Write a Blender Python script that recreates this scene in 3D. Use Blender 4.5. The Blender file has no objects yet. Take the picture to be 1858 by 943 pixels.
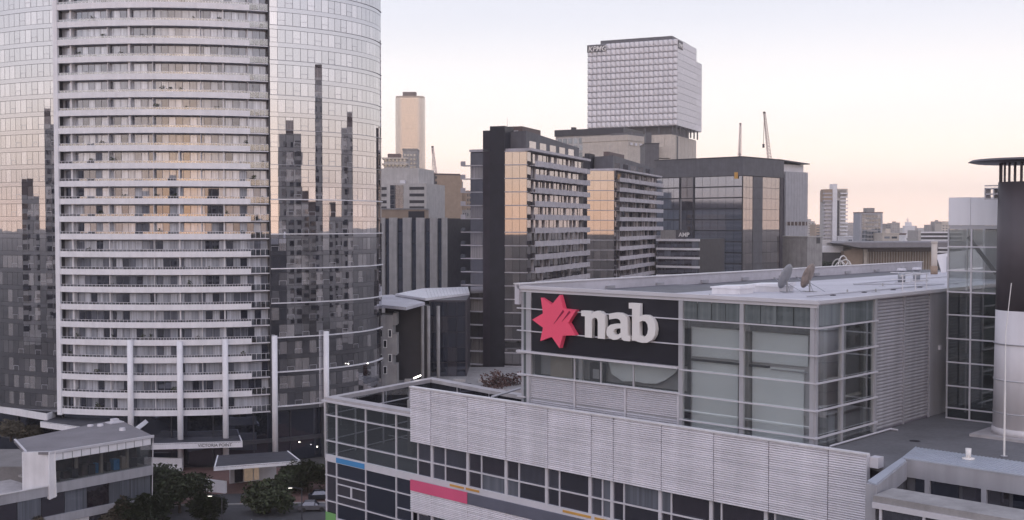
import bpy, bmesh, math, random
from mathutils import Vector, Matrix
R = math.radians
rnd = random.Random(7)
scene = bpy.context.scene
col = scene.collection

# ------------------------------------------------------------------ camera
F = 2070.0; H = 42.0; PITCH = math.atan(64.5 / F)          # focal length in photo pixels, eye height, tilt
cam = bpy.data.objects.new('camera', bpy.data.cameras.new('camera'))
col.objects.link(cam)
cam.location = (0, 0, H); cam.rotation_euler = (math.pi / 2 - PITCH, 0, 0)
cam.data.sensor_fit = 'HORIZONTAL'; cam.data.sensor_width = 36.0; cam.data.lens = 36.0 * F / 1858.0
cam.data.clip_start = 0.5; cam.data.clip_end = 30000
scene.camera = cam

# ------------------------------------------------------------------ sky
world = bpy.data.worlds.new('World'); scene.world = world; world.use_nodes = True
SUN_EL, SUN_AZ = R(3.5), R(184)          # low sun straight behind the camera (azimuth clockwise from +Y)
def build_world():
    nt = world.node_tree; N = nt.nodes; L = nt.links; N.clear()
    out = N.new('ShaderNodeOutputWorld'); bg = N.new('ShaderNodeBackground')
    tc = N.new('ShaderNodeTexCoord'); sx = N.new('ShaderNodeSeparateXYZ')
    L.new(tc.outputs['Generated'], sx.inputs[0])
    def ramp(stops):
        r = N.new('ShaderNodeValToRGB'); cr = r.color_ramp; cr.interpolation = 'EASE'
        while len(cr.elements) < len(stops): cr.elements.new(0.5)
        for e, (p, c) in zip(cr.elements, stops): e.position = p; e.color = (*c, 1)
        L.new(sx.outputs['Z'], r.inputs[0]); return r
    east = ramp([(0.0, (1.62, 1.22, 1.02)), (.05, (1.20, 1.01, .92)), (.10, (.98, .92, .92)), (.19, (.72, .72, .81)), (.5, (.54, .55, .67)), (1.0, (.43, .44, .54))])
    west = ramp([(0.0, (.98, .66, .47)), (.06, (.93, .76, .64)), (.14, (.84, .79, .79)), (.28, (.70, .70, .80)), (.55, (.56, .57, .69)), (1.0, (.43, .44, .54))])
    bw = N.new('ShaderNodeMath'); bw.operation = 'MULTIPLY_ADD'; bw.inputs[1].default_value = -.48; bw.inputs[2].default_value = .50; bw.use_clamp = True
    L.new(sx.outputs['Y'], bw.inputs[0])
    gain = N.new('ShaderNodeMixRGB'); gain.blend_type = 'MULTIPLY'; gain.inputs[0].default_value = 1; gain.inputs[2].default_value = (1.42, 1.43, 1.50, 1)
    L.new(west.outputs[0], gain.inputs[1])
    mx = N.new('ShaderNodeMixRGB'); L.new(bw.outputs[0], mx.inputs[0]); L.new(east.outputs[0], mx.inputs[1]); L.new(gain.outputs[0], mx.inputs[2])
    sky = N.new('ShaderNodeTexSky'); sky.sky_type = 'NISHITA'; sky.sun_disc = False
    sky.sun_elevation = SUN_EL; sky.sun_rotation = SUN_AZ; sky.air_density = 1.0; sky.dust_density = 1.5
    sc = N.new('ShaderNodeMixRGB'); sc.blend_type = 'MULTIPLY'; sc.inputs[0].default_value = 1; sc.inputs[2].default_value = (.026, .026, .026, 1)
    L.new(sky.outputs[0], sc.inputs[1])
    ad = N.new('ShaderNodeMixRGB'); ad.blend_type = 'ADD'; ad.inputs[0].default_value = 1
    L.new(mx.outputs[0], ad.inputs[1]); L.new(sc.outputs[0], ad.inputs[2])
    cl = N.new('ShaderNodeTexNoise'); cl.inputs['Scale'].default_value = 2.2; cl.inputs['Detail'].default_value = 6; mp = N.new('ShaderNodeMapping'); mp.inputs['Scale'].default_value = (1, 1, 5)
    L.new(tc.outputs['Generated'], mp.inputs[0]); L.new(mp.outputs[0], cl.inputs['Vector'])
    cm = N.new('ShaderNodeMapRange'); cm.inputs[1].default_value = .35; cm.inputs[2].default_value = .75; cm.inputs[3].default_value = .985; cm.inputs[4].default_value = 1.035; L.new(cl.outputs['Fac'], cm.inputs[0])
    cv = N.new('ShaderNodeVectorMath'); cv.operation = 'SCALE'; L.new(ad.outputs[0], cv.inputs[0]); L.new(cm.outputs[0], cv.inputs['Scale'])
    L.new(cv.outputs[0], bg.inputs[0]); bg.inputs[1].default_value = 1.0
    L.new(bg.outputs[0], out.inputs[0])
build_world()
sun = bpy.data.objects.new('sun', bpy.data.lights.new('sun', 'SUN')); col.objects.link(sun)
sun.data.energy = 0.5; sun.data.angle = R(90); sun.data.color = (1.0, .78, .66)
sd = Vector((math.sin(SUN_AZ) * math.cos(SUN_EL), math.cos(SUN_AZ) * math.cos(SUN_EL), math.sin(SUN_EL)))
sun.rotation_euler = sd.to_track_quat('Z', 'Y').to_euler()
scene.view_settings.view_transform = 'Standard'; scene.view_settings.look = 'None'
scene.view_settings.exposure = 0.20; scene.view_settings.gamma = 1.0; scene.view_settings.use_curve_mapping = False
scene.cycles.max_bounces = 8; scene.cycles.transparent_max_bounces = 12; scene.cycles.volume_bounces = 1
scene.cycles.sample_clamp_indirect = 6.0

# ------------------------------------------------------------------ pixel -> place
def ray(u, v):
    zc = (471.5 - v) / F
    return Vector(((u - 929) / F, math.cos(PITCH) + zc * math.sin(PITCH), -math.sin(PITCH) + zc * math.cos(PITCH)))
CP = Vector((0, 0, H))
def atY(u, v, Y): r = ray(u, v); return CP + r * (Y / r.y)
def atZ(u, v, z): r = ray(u, v); return CP + r * ((z - H) / r.z)
def gx(u, Y): return (u - 929) / F * Y
def gz(v, Y): return H - (v - 407) / F * Y

# ------------------------------------------------------------------ materials
MATS = {}
def nodes_of(name):
    m = bpy.data.materials.new(name); m.use_nodes = True; MATS[name] = m
    nt = m.node_tree; nt.nodes.clear(); return m, nt.nodes, nt.links
def randval(N, L):
    oi = N.new('ShaderNodeObjectInfo'); ge = N.new('ShaderNodeNewGeometry')
    a = N.new('ShaderNodeMath'); a.operation = 'ADD'; L.new(oi.outputs['Random'], a.inputs[0]); L.new(ge.outputs['Random Per Island'], a.inputs[1])
    f = N.new('ShaderNodeMath'); f.operation = 'FRACT'; L.new(a.outputs[0], f.inputs[0]); return f.outputs[0]
def mat(name, c, rough=.6, metal=0.0, var=.10, scale=.5, streak=.0, bump=0.0, rvar=0.0, emit=None, fine=0.0):
    m, N, L = nodes_of(name)
    out = N.new('ShaderNodeOutputMaterial'); p = N.new('ShaderNodeBsdfPrincipled'); L.new(p.outputs[0], out.inputs[0])
    g = N.new('ShaderNodeNewGeometry')
    def noise(sc, mp=None, det=5):
        n = N.new('ShaderNodeTexNoise'); n.inputs['Scale'].default_value = sc; n.inputs['Detail'].default_value = det
        if mp:
            k = N.new('ShaderNodeMapping'); k.inputs['Scale'].default_value = mp; L.new(g.outputs['Position'], k.inputs[0]); L.new(k.outputs[0], n.inputs['Vector'])
        else: L.new(g.outputs['Position'], n.inputs['Vector'])
        return n.outputs['Fac']
    base = N.new('ShaderNodeRGB'); base.outputs[0].default_value = (*c, 1); cur = base.outputs[0]
    def modulate(fac, amt, cur):
        mr = N.new('ShaderNodeMapRange'); mr.inputs[1].default_value = .3; mr.inputs[2].default_value = .7
        mr.inputs[3].default_value = 1 - amt; mr.inputs[4].default_value = 1 + amt; L.new(fac, mr.inputs[0])
        x = N.new('ShaderNodeVectorMath'); x.operation = 'SCALE'; L.new(cur, x.inputs[0]); L.new(mr.outputs[0], x.inputs['Scale']); return x.outputs[0]
    if var: cur = modulate(noise(scale), var, cur)
    if fine: cur = modulate(noise(scale * 14, None, 3), fine, cur)
    if streak: cur = modulate(noise(1.0, (1.6, 1.6, .09)), streak, cur)
    if rvar:
        r = randval(N, L); mr = N.new('ShaderNodeMapRange'); mr.inputs[3].default_value = 1 - rvar; mr.inputs[4].default_value = 1 + rvar; L.new(r, mr.inputs[0])
        x = N.new('ShaderNodeVectorMath'); x.operation = 'SCALE'; L.new(cur, x.inputs[0]); L.new(mr.outputs[0], x.inputs['Scale']); cur = x.outputs[0]
    L.new(cur, p.inputs['Base Color'])
    p.inputs['Metallic'].default_value = metal
    rr = N.new('ShaderNodeMapRange'); rr.inputs[3].default_value = max(.02, rough - .12); rr.inputs[4].default_value = min(1, rough + .12); L.new(noise(scale * 1.7), rr.inputs[0]); L.new(rr.outputs[0], p.inputs['Roughness'])
    if bump:
        b = N.new('ShaderNodeBump'); b.inputs['Strength'].default_value = bump; b.inputs['Distance'].default_value = .05; L.new(noise(scale * 8), b.inputs['Height']); L.new(b.outputs[0], p.inputs['Normal'])
    if emit: p.inputs['Emission Color'].default_value = (*emit[0], 1); p.inputs['Emission Strength'].default_value = emit[1]
    return m
def glass(name, tint, refl, stops, rough=.015, wave=.0, clear=0.0, graze=.75):
    """reflective facade glass: mirror coat over what is behind (stops = random ramp of dim rooms and blinds)"""
    m, N, L = nodes_of(name)
    out = N.new('ShaderNodeOutputMaterial')
    gl = N.new('ShaderNodeBsdfGlossy'); gl.inputs['Color'].default_value = (*tint, 1); gl.inputs['Roughness'].default_value = rough
    if clear > 0:
        back = N.new('ShaderNodeBsdfTransparent'); back.inputs['Color'].default_value = (clear, clear * 1.01, clear * 1.0, 1)
    else:
        back = N.new('ShaderNodeBsdfDiffuse'); r = randval(N, L)
        cr = N.new('ShaderNodeValToRGB'); e = cr.color_ramp; e.interpolation = 'CONSTANT'
        while len(e.elements) < len(stops): e.elements.new(.5)
        for q, (p, c) in zip(e.elements, stops): q.position = p; q.color = (*c, 1)
        L.new(r, cr.inputs[0])
        g2 = N.new('ShaderNodeNewGeometry'); k = N.new('ShaderNodeMapping'); k.inputs['Scale'].default_value = (2.2, 2.2, .05); L.new(g2.outputs['Position'], k.inputs[0])
        n = N.new('ShaderNodeTexNoise'); n.inputs['Scale'].default_value = 1.6; L.new(k.outputs[0], n.inputs['Vector'])
        mr = N.new('ShaderNodeMapRange'); mr.inputs[1].default_value = .3; mr.inputs[2].default_value = .7; mr.inputs[3].default_value = .72; mr.inputs[4].default_value = 1.25; L.new(n.outputs['Fac'], mr.inputs[0])
        x = N.new('ShaderNodeVectorMath'); x.operation = 'SCALE'; L.new(cr.outputs[0], x.inputs[0]); L.new(mr.outputs[0], x.inputs['Scale'])
        L.new(x.outputs[0], back.inputs['Color'])
    if wave:
        g = N.new('ShaderNodeNewGeometry'); n = N.new('ShaderNodeTexNoise'); n.inputs['Scale'].default_value = .35; n.inputs['Detail'].default_value = 1
        L.new(g.outputs['Position'], n.inputs['Vector']); b = N.new('ShaderNodeBump'); b.inputs['Strength'].default_value = wave; b.inputs['Distance'].default_value = .05
        L.new(n.outputs['Fac'], b.inputs['Height']); L.new(b.outputs[0], gl.inputs['Normal'])
    lw = N.new('ShaderNodeLayerWeight'); lw.inputs['Blend'].default_value = .28
    fm = N.new('ShaderNodeMapRange'); fm.inputs[3].default_value = refl; fm.inputs[4].default_value = graze; L.new(lw.outputs['Facing'], fm.inputs[0])
    mx = N.new('ShaderNodeMixShader'); L.new(fm.outputs[0], mx.inputs[0]); L.new(back.outputs[0], mx.inputs[1]); L.new(gl.outputs[0], mx.inputs[2]); L.new(mx.outputs[0], out.inputs[0])
    return m

mat('white', (.79, .785, .815), .5, var=.05, streak=.05)
mat('white_paint', (.70, .69, .71), .45, var=.06, streak=.08, rvar=.05)
mat('slab_white', (.71, .705, .735), .55, var=.06, streak=.06, rvar=.05)
mat('wall_grey', (.36, .37, .42), .7, var=.08, streak=.1)
mat('grey_panel', (.36, .36, .39), .55, var=.07, streak=.12)
mat('grey_dark', (.10, .10, .115), .6, var=.15, streak=.12)
mat('frame', (.46, .46, .49), .4, .3, var=.06)
mat('frame_pale', (.62, .61, .65), .45, .1, var=.05)
mat('frame_dark', (.045, .045, .055), .5, var=.1)
mat('louvre', (.78, .765, .81), .45, .15, var=.06, rvar=.07, streak=.07)
mat('louvre_grey', (.56, .55, .59), .5, .1, var=.05, rvar=.05)
mat('seam', (.40, .39, .43), .6, var=.1)
mat('louvre_back', (.22, .21, .25), .7)
mat('sign_dark', (.016, .016, .024), .35, var=.2)
mat('letter_white', (.80, .78, .76), .45, var=.03)
mat('star_red', (.92, .10, .19), .5, var=.03)
mat('star_dark', (.28, .01, .06), .5, var=.03)
mat('membrane', (.53, .52, .565), .6, var=.13, scale=.16, fine=.06)
mat('deck', (.155, .155, .165), .85, var=.16, scale=.3, fine=.10, bump=.2)
mat('beam', (.40, .38, .39), .7, var=.12, scale=.6, streak=.1)
mat('blue_roof', (.42, .45, .51), .45, .2, var=.07)
mat('blind', (.88, .92, .96), .8, var=.05)
mat('room_dark', (.035, .033, .04), .9, var=.3)
mat('room_brown', (.10, .075, .07), .9, var=.35, scale=1.2)
mat('room_beige', (.38, .34, .30), .8, var=.1)
mat('pink', (.66, .10, .21), .55, var=.05); mat('blue', (.06, .25, .52), .55, var=.05)
mat('green', (.16, .36, .12), .55, var=.05); mat('orange', (.55, .30, .07), .6, var=.1); mat('strip_grey', (.115, .12, .16), .6, var=.08)
mat('flue_dark', (.085, .075, .085), .55, var=.12, streak=.1); mat('flue_white', (.62, .60, .62), .5, var=.05, streak=.05)
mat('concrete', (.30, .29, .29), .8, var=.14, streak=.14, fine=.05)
mat('concrete_pale', (.44, .42, .41), .8, var=.1, streak=.1)  # paler grey concrete
mat('beige', (.52, .47, .42), .75, var=.08, streak=.06, rvar=.05)
mat('gold', (.46, .38, .31), .5, .1, var=.06)
mat('brown', (.14, .105, .10), .7, var=.1, streak=.1); mat('brown_pale', (.33, .25, .19), .7, var=.1)  # dark brown and a lighter brown
mat('dark_cladding', (.042, .036, .05), .5, var=.15, streak=.15)
mat('charcoal', (.028, .028, .038), .5, var=.15)
mat('balcony_grey', (.46, .44, .47), .65, var=.1, streak=.08, rvar=.06)
mat('tower_pale', (.69, .68, .71), .5, .1, var=.05, rvar=.05)
mat('asphalt', (.06, .06, .066), .9, var=.2, scale=.08, fine=.1); mat('city_ground', (.06, .056, .056), .95, var=.35, scale=.02)
mat('paving', (.15, .085, .075), .85, var=.2, scale=.3, fine=.15); mat('pavement', (.22, .21, .21), .85, var=.15, scale=.3, fine=.08); mat('kerb', (.33, .32, .31), .8)
mat('line_white', (.7, .7, .68), .7, var=.15)
mat('grass', (.05, .06, .025), .95, var=.3); mat('bark', (.06, .045, .035), .9, var=.3, scale=3)
mat('roof_grey', (.21, .20, .215), .85, var=.12, scale=.3, fine=.08); mat('canopy_dark', (.04, .042, .055), .55, var=.15)
mat('crane', (.62, .50, .47), .5, var=.05); mat('brick_brown', (.20, .13, .10), .85, var=.18)
mat('shop', (.55, .40, .30), .8, var=.3, scale=.8, emit=((1.0, .75, .55), .12))
mat('tube_light', (.9, .9, .9), .5, emit=((1, .93, .82), 5))
mat('furniture', (.20, .18, .18), .7, var=.2, rvar=.8); mat('steel', (.35, .36, .38), .35, .7, var=.06); mat('dish', (.30, .31, .33), .5, .2, var=.12, scale=2.5); mat('dish_rust', (.30, .25, .22), .6, .2, var=.35, scale=2.2)
mat('car_white', (.7, .7, .7), .25, var=.02); mat('car_dark', (.03, .032, .04), .25, var=.05); mat('tyre', (.02, .02, .02), .9); mat('haze_block', (.30, .27, .27), .8, var=.1, rvar=.25)
for i, c in enumerate([(.040, .052, .022), (.030, .040, .018), (.055, .045, .030), (.10, .052, .045)]): mat('leaf%d' % i, c, .8, var=.4, scale=1.2, rvar=.45)
CURT = [(0, (.030, .030, .036)), (.34, (.07, .066, .066)), (.55, (.24, .22, .21)), (.80, (.40, .37, .35))]
glass('tower_glass', (.90, .90, .93), .56, [(0, (.014, .014, .022)), (.34, (.05, .048, .055)), (.56, (.15, .145, .15)), (.78, (.36, .34, .34))], wave=.03)
glass('spandrel_glass', (.88, .88, .92), .55, [(0, (.03, .03, .036)), (.5, (.04, .04, .046))], wave=.012)
glass('door_glass', (.80, .84, .94), .17, [(0, (.03, .033, .05)), (.20, (.14, .15, .185)), (.40, (.38, .40, .45)), (.70, (.58, .60, .66))], graze=.6)
glass('apt_glass', (.82, .80, .82), .38, CURT, wave=.01)
glass('office_glass', (.72, .80, .96), .37, [(0, (.010, .016, .028)), (.5, (.016, .024, .04))], rough=.05, wave=.012)
glass('bay_glass', (.82, .79, .80), .36, [(0, (.03, .03, .036)), (.4, (.05, .048, .05)), (.75, (.11, .10, .10))], wave=.01)
glass('dark_glass', (.7, .75, .9), .16, [(0, (.012, .014, .022)), (.5, (.02, .022, .032)), (.85, (.045, .04, .045))], graze=.5)
glass('strip_glass', (.8, .85, .95), .16, [(0, (.030, .024, .032)), (.35, (.055, .055, .07)), (.6, (.13, .14, .165)), (.8, (.024, .022, .03))], graze=.6)
glass('shade_glass', (.85, .92, .92), .10, [(0, (.13, .15, .155)), (.5, (.15, .17, .175))], graze=.5)
glass('far_glass', (.70, .80, .92), .17, [(0, (.06, .075, .095)), (.6, (.10, .115, .14)), (.85, (.22, .24, .27))], graze=.6)
glass('gold_glass', (.90, .84, .80), .22, [(0, (.46, .39, .33)), (.5, (.48, .405, .34))], rough=.2)
glass('clear', (.9, .95, .95), .19, None, clear=.97, graze=.7)
glass('clear_dark', (.85, .92, .95), .13, None, clear=.62, graze=.75)
glass('rail_glass', (.9, .92, .95), .16, None, clear=.72, graze=.6)

# ------------------------------------------------------------------ building blocks
class MB:
    def __init__(s): s.v = []; s.f = []
    def box(s, x0, x1, y0, y1, z0, z1):
        n = len(s.v); s.v += [(x, y, z) for z in (z0, z1) for y in (y0, y1) for x in (x0, x1)]
        s.f += [tuple(n + i for i in q) for q in ((0, 2, 3, 1), (4, 5, 7, 6), (0, 1, 5, 4), (2, 6, 7, 3), (0, 4, 6, 2), (1, 3, 7, 5))]; return s
    def prism(s, pts, z0, z1):
        """pts counter-clockwise seen from above; z0/z1 numbers or lists"""
        n = len(s.v); k = len(pts)
        Z0 = z0 if isinstance(z0, (list, tuple)) else [z0] * k; Z1 = z1 if isinstance(z1, (list, tuple)) else [z1] * k
        s.v += [(p[0], p[1], z) for p, z in zip(pts, Z0)] + [(p[0], p[1], z) for p, z in zip(pts, Z1)]
        s.f.append(tuple(n + i for i in reversed(range(k)))); s.f.append(tuple(n + k + i for i in range(k)))
        for i in range(k): j = (i + 1) % k; s.f.append((n + i, n + j, n + k + j, n + k + i))
        return s
    def quad(s, *p): n = len(s.v); s.v += [tuple(q) for q in p]; s.f.append(tuple(range(n, n + len(p)))); return s
    def slab(s, prof, d0, d1):
        """polygon prof [(x,z)] extruded along y"""
        n = len(s.v); k = len(prof)
        s.v += [(x, d0, z) for x, z in prof] + [(x, d1, z) for x, z in prof]
        s.f.append(tuple(n + i for i in range(k))); s.f.append(tuple(n + k + i for i in reversed(range(k))))
        for i in range(k): j = (i + 1) % k; s.f.append((n + j, n + i, n + k + i, n + k + j))
        return s
    def cyl(s, x, y, z0, z1, r0, r1=None, n=20, cap=True):
        r1 = r0 if r1 is None else r1; b = len(s.v)
        for z, r in ((z0, r0), (z1, r1)): s.v += [(x + r * math.cos(2 * math.pi * i / n), y + r * math.sin(2 * math.pi * i / n), z) for i in range(n)]
        for i in range(n): j = (i + 1) % n; s.f.append((b + i, b + j, b + n + j, b + n + i))
        if cap: s.f.append(tuple(b + i for i in reversed(range(n)))); s.f.append(tuple(b + n + i for i in range(n)))
        return s
    def bar(s, p, q, w, n=4):
        p = Vector(p); q = Vector(q); d = (q - p)
        if d.length < 1e-6: return s
        d.normalize(); a = d.orthogonal().normalized(); c = d.cross(a); b = len(s.v)
        for o in (p, q): s.v += [tuple(o + (a * math.cos(2 * math.pi * (i + .5) / n) + c * math.sin(2 * math.pi * (i + .5) / n)) * w) for i in range(n)]
        for i in range(n): j = (i + 1) % n; s.f.append((b + i, b + j, b + n + j, b + n + i))
        s.f.append(tuple(b + i for i in reversed(range(n)))); s.f.append(tuple(b + n + i for i in range(n))); return s
    def tube(s, pts, w, n=6):
        for i in range(len(pts) - 1): s.bar(pts[i], pts[i + 1], w, n)
        return s
    def mesh(s, name, m, smooth=False):
        me = bpy.data.meshes.new(name); me.from_pydata(s.v, [], s.f); me.materials.append(MATS[m]); me.validate(); me.update()
        if smooth: me.polygons.foreach_set('use_smooth', [True] * len(me.polygons))
        return me
def link(name, data, parent=None, loc=(0, 0, 0), rot=(0, 0, 0), scl=(1, 1, 1)):
    o = bpy.data.objects.new(name, data); col.objects.link(o); o.location = loc; o.rotation_euler = rot; o.scale = scl
    if parent is not None:
        o.parent = parent
        if parent.parent is not None or parent.type == 'MESH': o.matrix_parent_inverse = parent.matrix_basis.inverted()
    return o
def part(name, mb, m, parent=None, smooth=False, stuff=False, label=None):
    o = link(name, mb.mesh(name, m, smooth), parent)
    if stuff: o['kind'] = 'stuff'
    if label: o['label'] = label
    return o
CUBES = {}
def box(name, parent, m, x0, x1, y0, y1, z0, z1, label=None):
    if m not in CUBES: CUBES[m] = MB().box(0, 1, 0, 1, 0, 1).mesh('block_' + m, m)
    o = link(name, CUBES[m], parent, (x0, y0, z0), (0, 0, 0), (x1 - x0, y1 - y0, z1 - z0))
    if label: o['label'] = label
    return o
def piece(name, parent, m, p, rz, w, d, h, rx=0.0):
    """box of w x d x h whose bottom-centre front sits at p, turned by rz"""
    key = m + '#c'
    if key not in CUBES: CUBES[key] = MB().box(-.5, .5, 0, 1, 0, 1).mesh('piece_' + m, m)
    return link(name, CUBES[key], parent, p, (rx, 0, rz), (w, d, h))
def tag(o, label, cat, group=None):
    o['label'] = label; o['category'] = cat
    if group: o['group'] = group
    return o
def thing(name, label, cat, loc=(0, 0, 0), rz=0.0, group=None):
    return tag(link(name, None, None, loc, (0, 0, rz)), label, cat, group)
def structure(name, mb, m):
    o = part(name, mb, m); o['kind'] = 'structure'; return o
def text(name, parent, m, s, size, loc, rot, depth=.1, shear=0.0, sx=1.0, bold=0.0):
    cu = bpy.data.curves.new(name, 'FONT'); cu.body = s; cu.size = size; cu.extrude = depth; cu.shear = shear; cu.align_x = 'LEFT'; cu.offset = bold; cu.resolution_u = 3
    t = bpy.data.objects.new(name + '_tmp', cu); col.objects.link(t); dg = bpy.context.evaluated_depsgraph_get()
    me = bpy.data.meshes.new_from_object(t.evaluated_get(dg)); bpy.data.objects.remove(t); me.materials.clear(); me.materials.append(MATS[m])
    return link(name, me, parent, loc, rot, (sx, 1, 1))

# ------------------------------------------------------------------ ground
structure('ground', MB().quad((-9000, -4000, 0), (9000, -4000, 0), (9000, 14000, 0), (-9000, 14000, 0)), 'city_ground')
structure('road', MB().quad((-62, 60, .004), (-14, 60, .004), (-14, 172, .004), (-62, 168, .004)), 'asphalt')
structure('forecourt', MB().quad((-78, 168.5, .008), (-14, 172.5, .008), (-14, 196, .008), (-78, 196, .008)), 'paving')
structure('kerb', MB().prism([(-62, 168), (-14, 172), (-14, 172.4), (-62, 168.4)], 0, .13), 'kerb')
structure('driveway', MB().quad((-46.5, 160, .012), (-40.5, 160, .012), (-41.5, 177, .012), (-46, 176.5, .012)), 'asphalt')
for k in range(6):
    y = 112 + k * 9
    structure('lane_marking', MB().quad((-37.1, y, .010), (-36.9, y, .010), (-36.9, y + 4, .010), (-37.1, y + 4, .010)), 'line_white')

# ------------------------------------------------------------------ the office building in front (local x along its front, y away from it)
OC = atY(1480, 545, 62); UB = Vector((.7233, -.6905, 0)); WB = Vector((.6905, .7233, 0)); RZ = math.atan2(UB.y, UB.x)
def loc(p): d = p - OC; return (d.dot(UB), d.dot(WB), p.z)
def onW(u, v, w): r = ray(u, v); return loc(CP + r * (((OC - CP).dot(WB) + w) / r.dot(WB)))
def onU(u, v, x): r = ray(u, v); return loc(CP + r * (((OC - CP).dot(UB) + x) / r.dot(UB)))
def onZ(u, v, z): return loc(atZ(u, v, z))

def louvre_panel(parent, x0, x1, y, z0, z1, m='louvre', pitch=.128, axis='x', name='louvre_panel'):
    """one panel of horizontal blades, facing -y (or +x when axis is y)"""
    mb = MB(); n = max(1, round((z1 - z0) / pitch)); h = (z1 - z0) / n
    for i in range(n):
        a = z0 + i * h
        prof = [(0, a + .01), (-.06, a + h * .36), (-.06, a + h * .66), (0, a + h - .004)]
        k = len(mb.v)
        if axis == 'x':
            mb.v += [(x, y + d, z) for x in (x0, x1) for d, z in prof]
        else:
            mb.v += [(y - d, x, z) for x in (x0, x1) for d, z in prof]
        for j in range(3): mb.f.append((k + j, k + j + 1, k + 5 + j, k + 4 + j) if axis != 'x' else (k + j + 1, k + j, k + 4 + j, k + 5 + j))
        mb.f.append((k, k + 1, k + 2, k + 3)); mb.f.append((k + 7, k + 6, k + 5, k + 4))
    o = part(name, mb, m, parent); o['kind'] = 'stuff'
    return o

def roof_z(x): return 37.84 + (x - .15) * (.79 / 22.1)
def build_office():
    T = thing('office_building', 'grey glass and louvre office building carrying the big white nab sign', 'building', (OC.x, OC.y, 0), RZ)
    PB = onZ(1636, 830, 30.2)[1]                                                    # front line of the terrace behind the roof light
    # masses
    box('wall', T, 'grey_dark', -21.6, -.35, .9, 17.3, 29.6, 37.3)                  # core of the upper storey (rooms are in front of it)
    box('wall', T, 'grey_dark', -21.9, 5.6, -1.2, 62, 0.2, 29.45); box('wall', T, 'grey_dark', 5.62, 24.0, PB + .3, 62, 0.2, 29.44)
    box('wall', T, 'grey_dark', -30.4, -21.95, -1.2, 40, 0.2, 24.0)
    box('wall', T, 'grey_dark', -21.8, -.4, 17.35, 62, 29.5, 37.2)
    box('deck', T, 'deck', -21.9, 5.6, -1.9, 62, 29.5, 29.7); box('deck', T, 'deck', 5.6, 24.0, PB + .25, 62, 29.5, 29.699)
    # ---- upper storey: roof
    rf = part('roof', MB().prism([(-21.95, -.02), (.15, -.02), (.15, 18.2), (.15, 63), (-21.95, 63)], [36.9, 37.6, 37.6, 37.6, 36.9], [37.05, 37.84, 37.84, 37.84, 37.05]), 'membrane', T)
    fl = [(-22.15, .28, -.26, -.02, 37.66, 37.88), (-22.05, .2, -.14, -.02, 37.46, 37.66), (.15, .3, -.02, 17.9, 37.68, 37.87)]
    for a in fl: box('roof_edge', T, 'frame_pale', *a)
    box('parapet', T, 'membrane', -22.35, -21.95, -.26, 63, 36.6, 37.95); box('parapet_capping', T, 'white_paint', -22.42, -21.88, -.3, 63.1, 37.95, 38.03)
    seam = MB()
    for k in range(26): y_ = 1.2 + k * 2.4; seam.quad((-21.9, y_, roof_z(-21.9) + .006), (.1, y_, roof_z(.1) + .006), (.1, y_ + .09, roof_z(.1) + .006), (-21.9, y_ + .09, roof_z(-21.9) + .006))
    part('membrane_seam', seam, 'seam', T, stuff=True)
    cd = [(-2.2, 3.0), (-2.2, 22), (-9, 22), (-9, 40)]; part('conduit', MB().tube([(x_, y_, roof_z(x_) + .1) for x_, y_ in cd], .05, 6), 'frame', T)
    for y_ in (6, 10, 14, 18): box('conduit_block', T, 'grey_dark', -2.35, -2.05, y_, y_ + .15, roof_z(-2.2) - .01, roof_z(-2.2) + .06)
    for x_, y_ in ((-15, 4.5), (-13, 16), (-5, 30)): part('roof_drain', MB().cyl(x_, y_, roof_z(x_) - .02, roof_z(x_) + .03, .28, n=12), 'grey_dark', T)
    for k in range(9):                                                             # little overflow boxes and stains along the parapet
        y = 9 + k * 6.1; box('scupper', T, 'grey_panel', -21.95, -21.75, y, y + .9, 37.25, 37.5)
    # ---- upper storey: front, right of the sign
    zt = [37.5, 36.35, 34.84, 33.33, 31.83, 30.34, 29.72]
    cols = [-8.8, -4.6, -.12]
    for x, w in ((-8.82, .3), (-4.6, .26), (-.13, .26)): box('mullion', T, 'frame', x - w / 2, x + w / 2, -.12, .1, 29.72, 37.45)
    for i, z in enumerate(zt[1:6]):
        box('transom', T, 'frame_pale', (-22.2 if i < 2 else -8.85), .12, -.22, -.122, z - .034, z + .034)
    for i in range(6):
        for a, b in ((-8.67, -4.73), (-4.47, -.26)):
            if i == 0:
                n = 4
                for k in range(n): w = (b - a) / n; box('pane', T, 'shade_glass', a + k * w + .02, a + (k + 1) * w - .02, -.03, .0, zt[1] + .05, zt[0])
            else: box('pane', T, 'clear', a, b, -.03, .0, zt[i + 1] + .04, zt[i] - .04)
    box('room', T, 'frame_pale', -8.65, -.36, .74, .8, 29.72, 36.3)
    # rooms behind: two pale roller blinds with a gap and a dark service tray
    for a, b in ((-8.45, -5.0), (-4.3, -.75)):
        box('blind', T, 'blind', a, b, .55, .6, 34.12, 35.85); box('blind', T, 'blind', a + .02, b - .25, .57, .62, 29.75, 33.92)
        box('blind_box', T, 'room_dark', a - .1, b + .1, .45, .7, 35.9, 36.3)
    box('tray', T, 'frame_dark', -8.5, -3.1, .36, .5, 33.86, 33.98); box('tray', T, 'frame', -3.0, -.8, .42, .5, 33.75, 33.83)
    box('inner_column', T, 'concrete', -4.86, -4.40, .3, .8, 29.72, 37.2)
    # ---- right return
    ms = [.06, 2.95, 6.95]
    for y in ms: box('mullion', T, 'frame', -.12, .10, y - .11, y + .11, 29.72, 37.6)
    for z in zt[1:6]: box('transom', T, 'frame_pale', .102, .22, -.24, 7.1, z - .045, z + .045)
    for i in range(6):
        for a, b in ((.18, 2.83), (3.07, 6.83)):
            box('pane', T, ('shade_glass' if i == 0 else 'clear'), -.03, .0, a, b, zt[i + 1] + .05, (zt[i] - .05 if i else 37.6))
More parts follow.
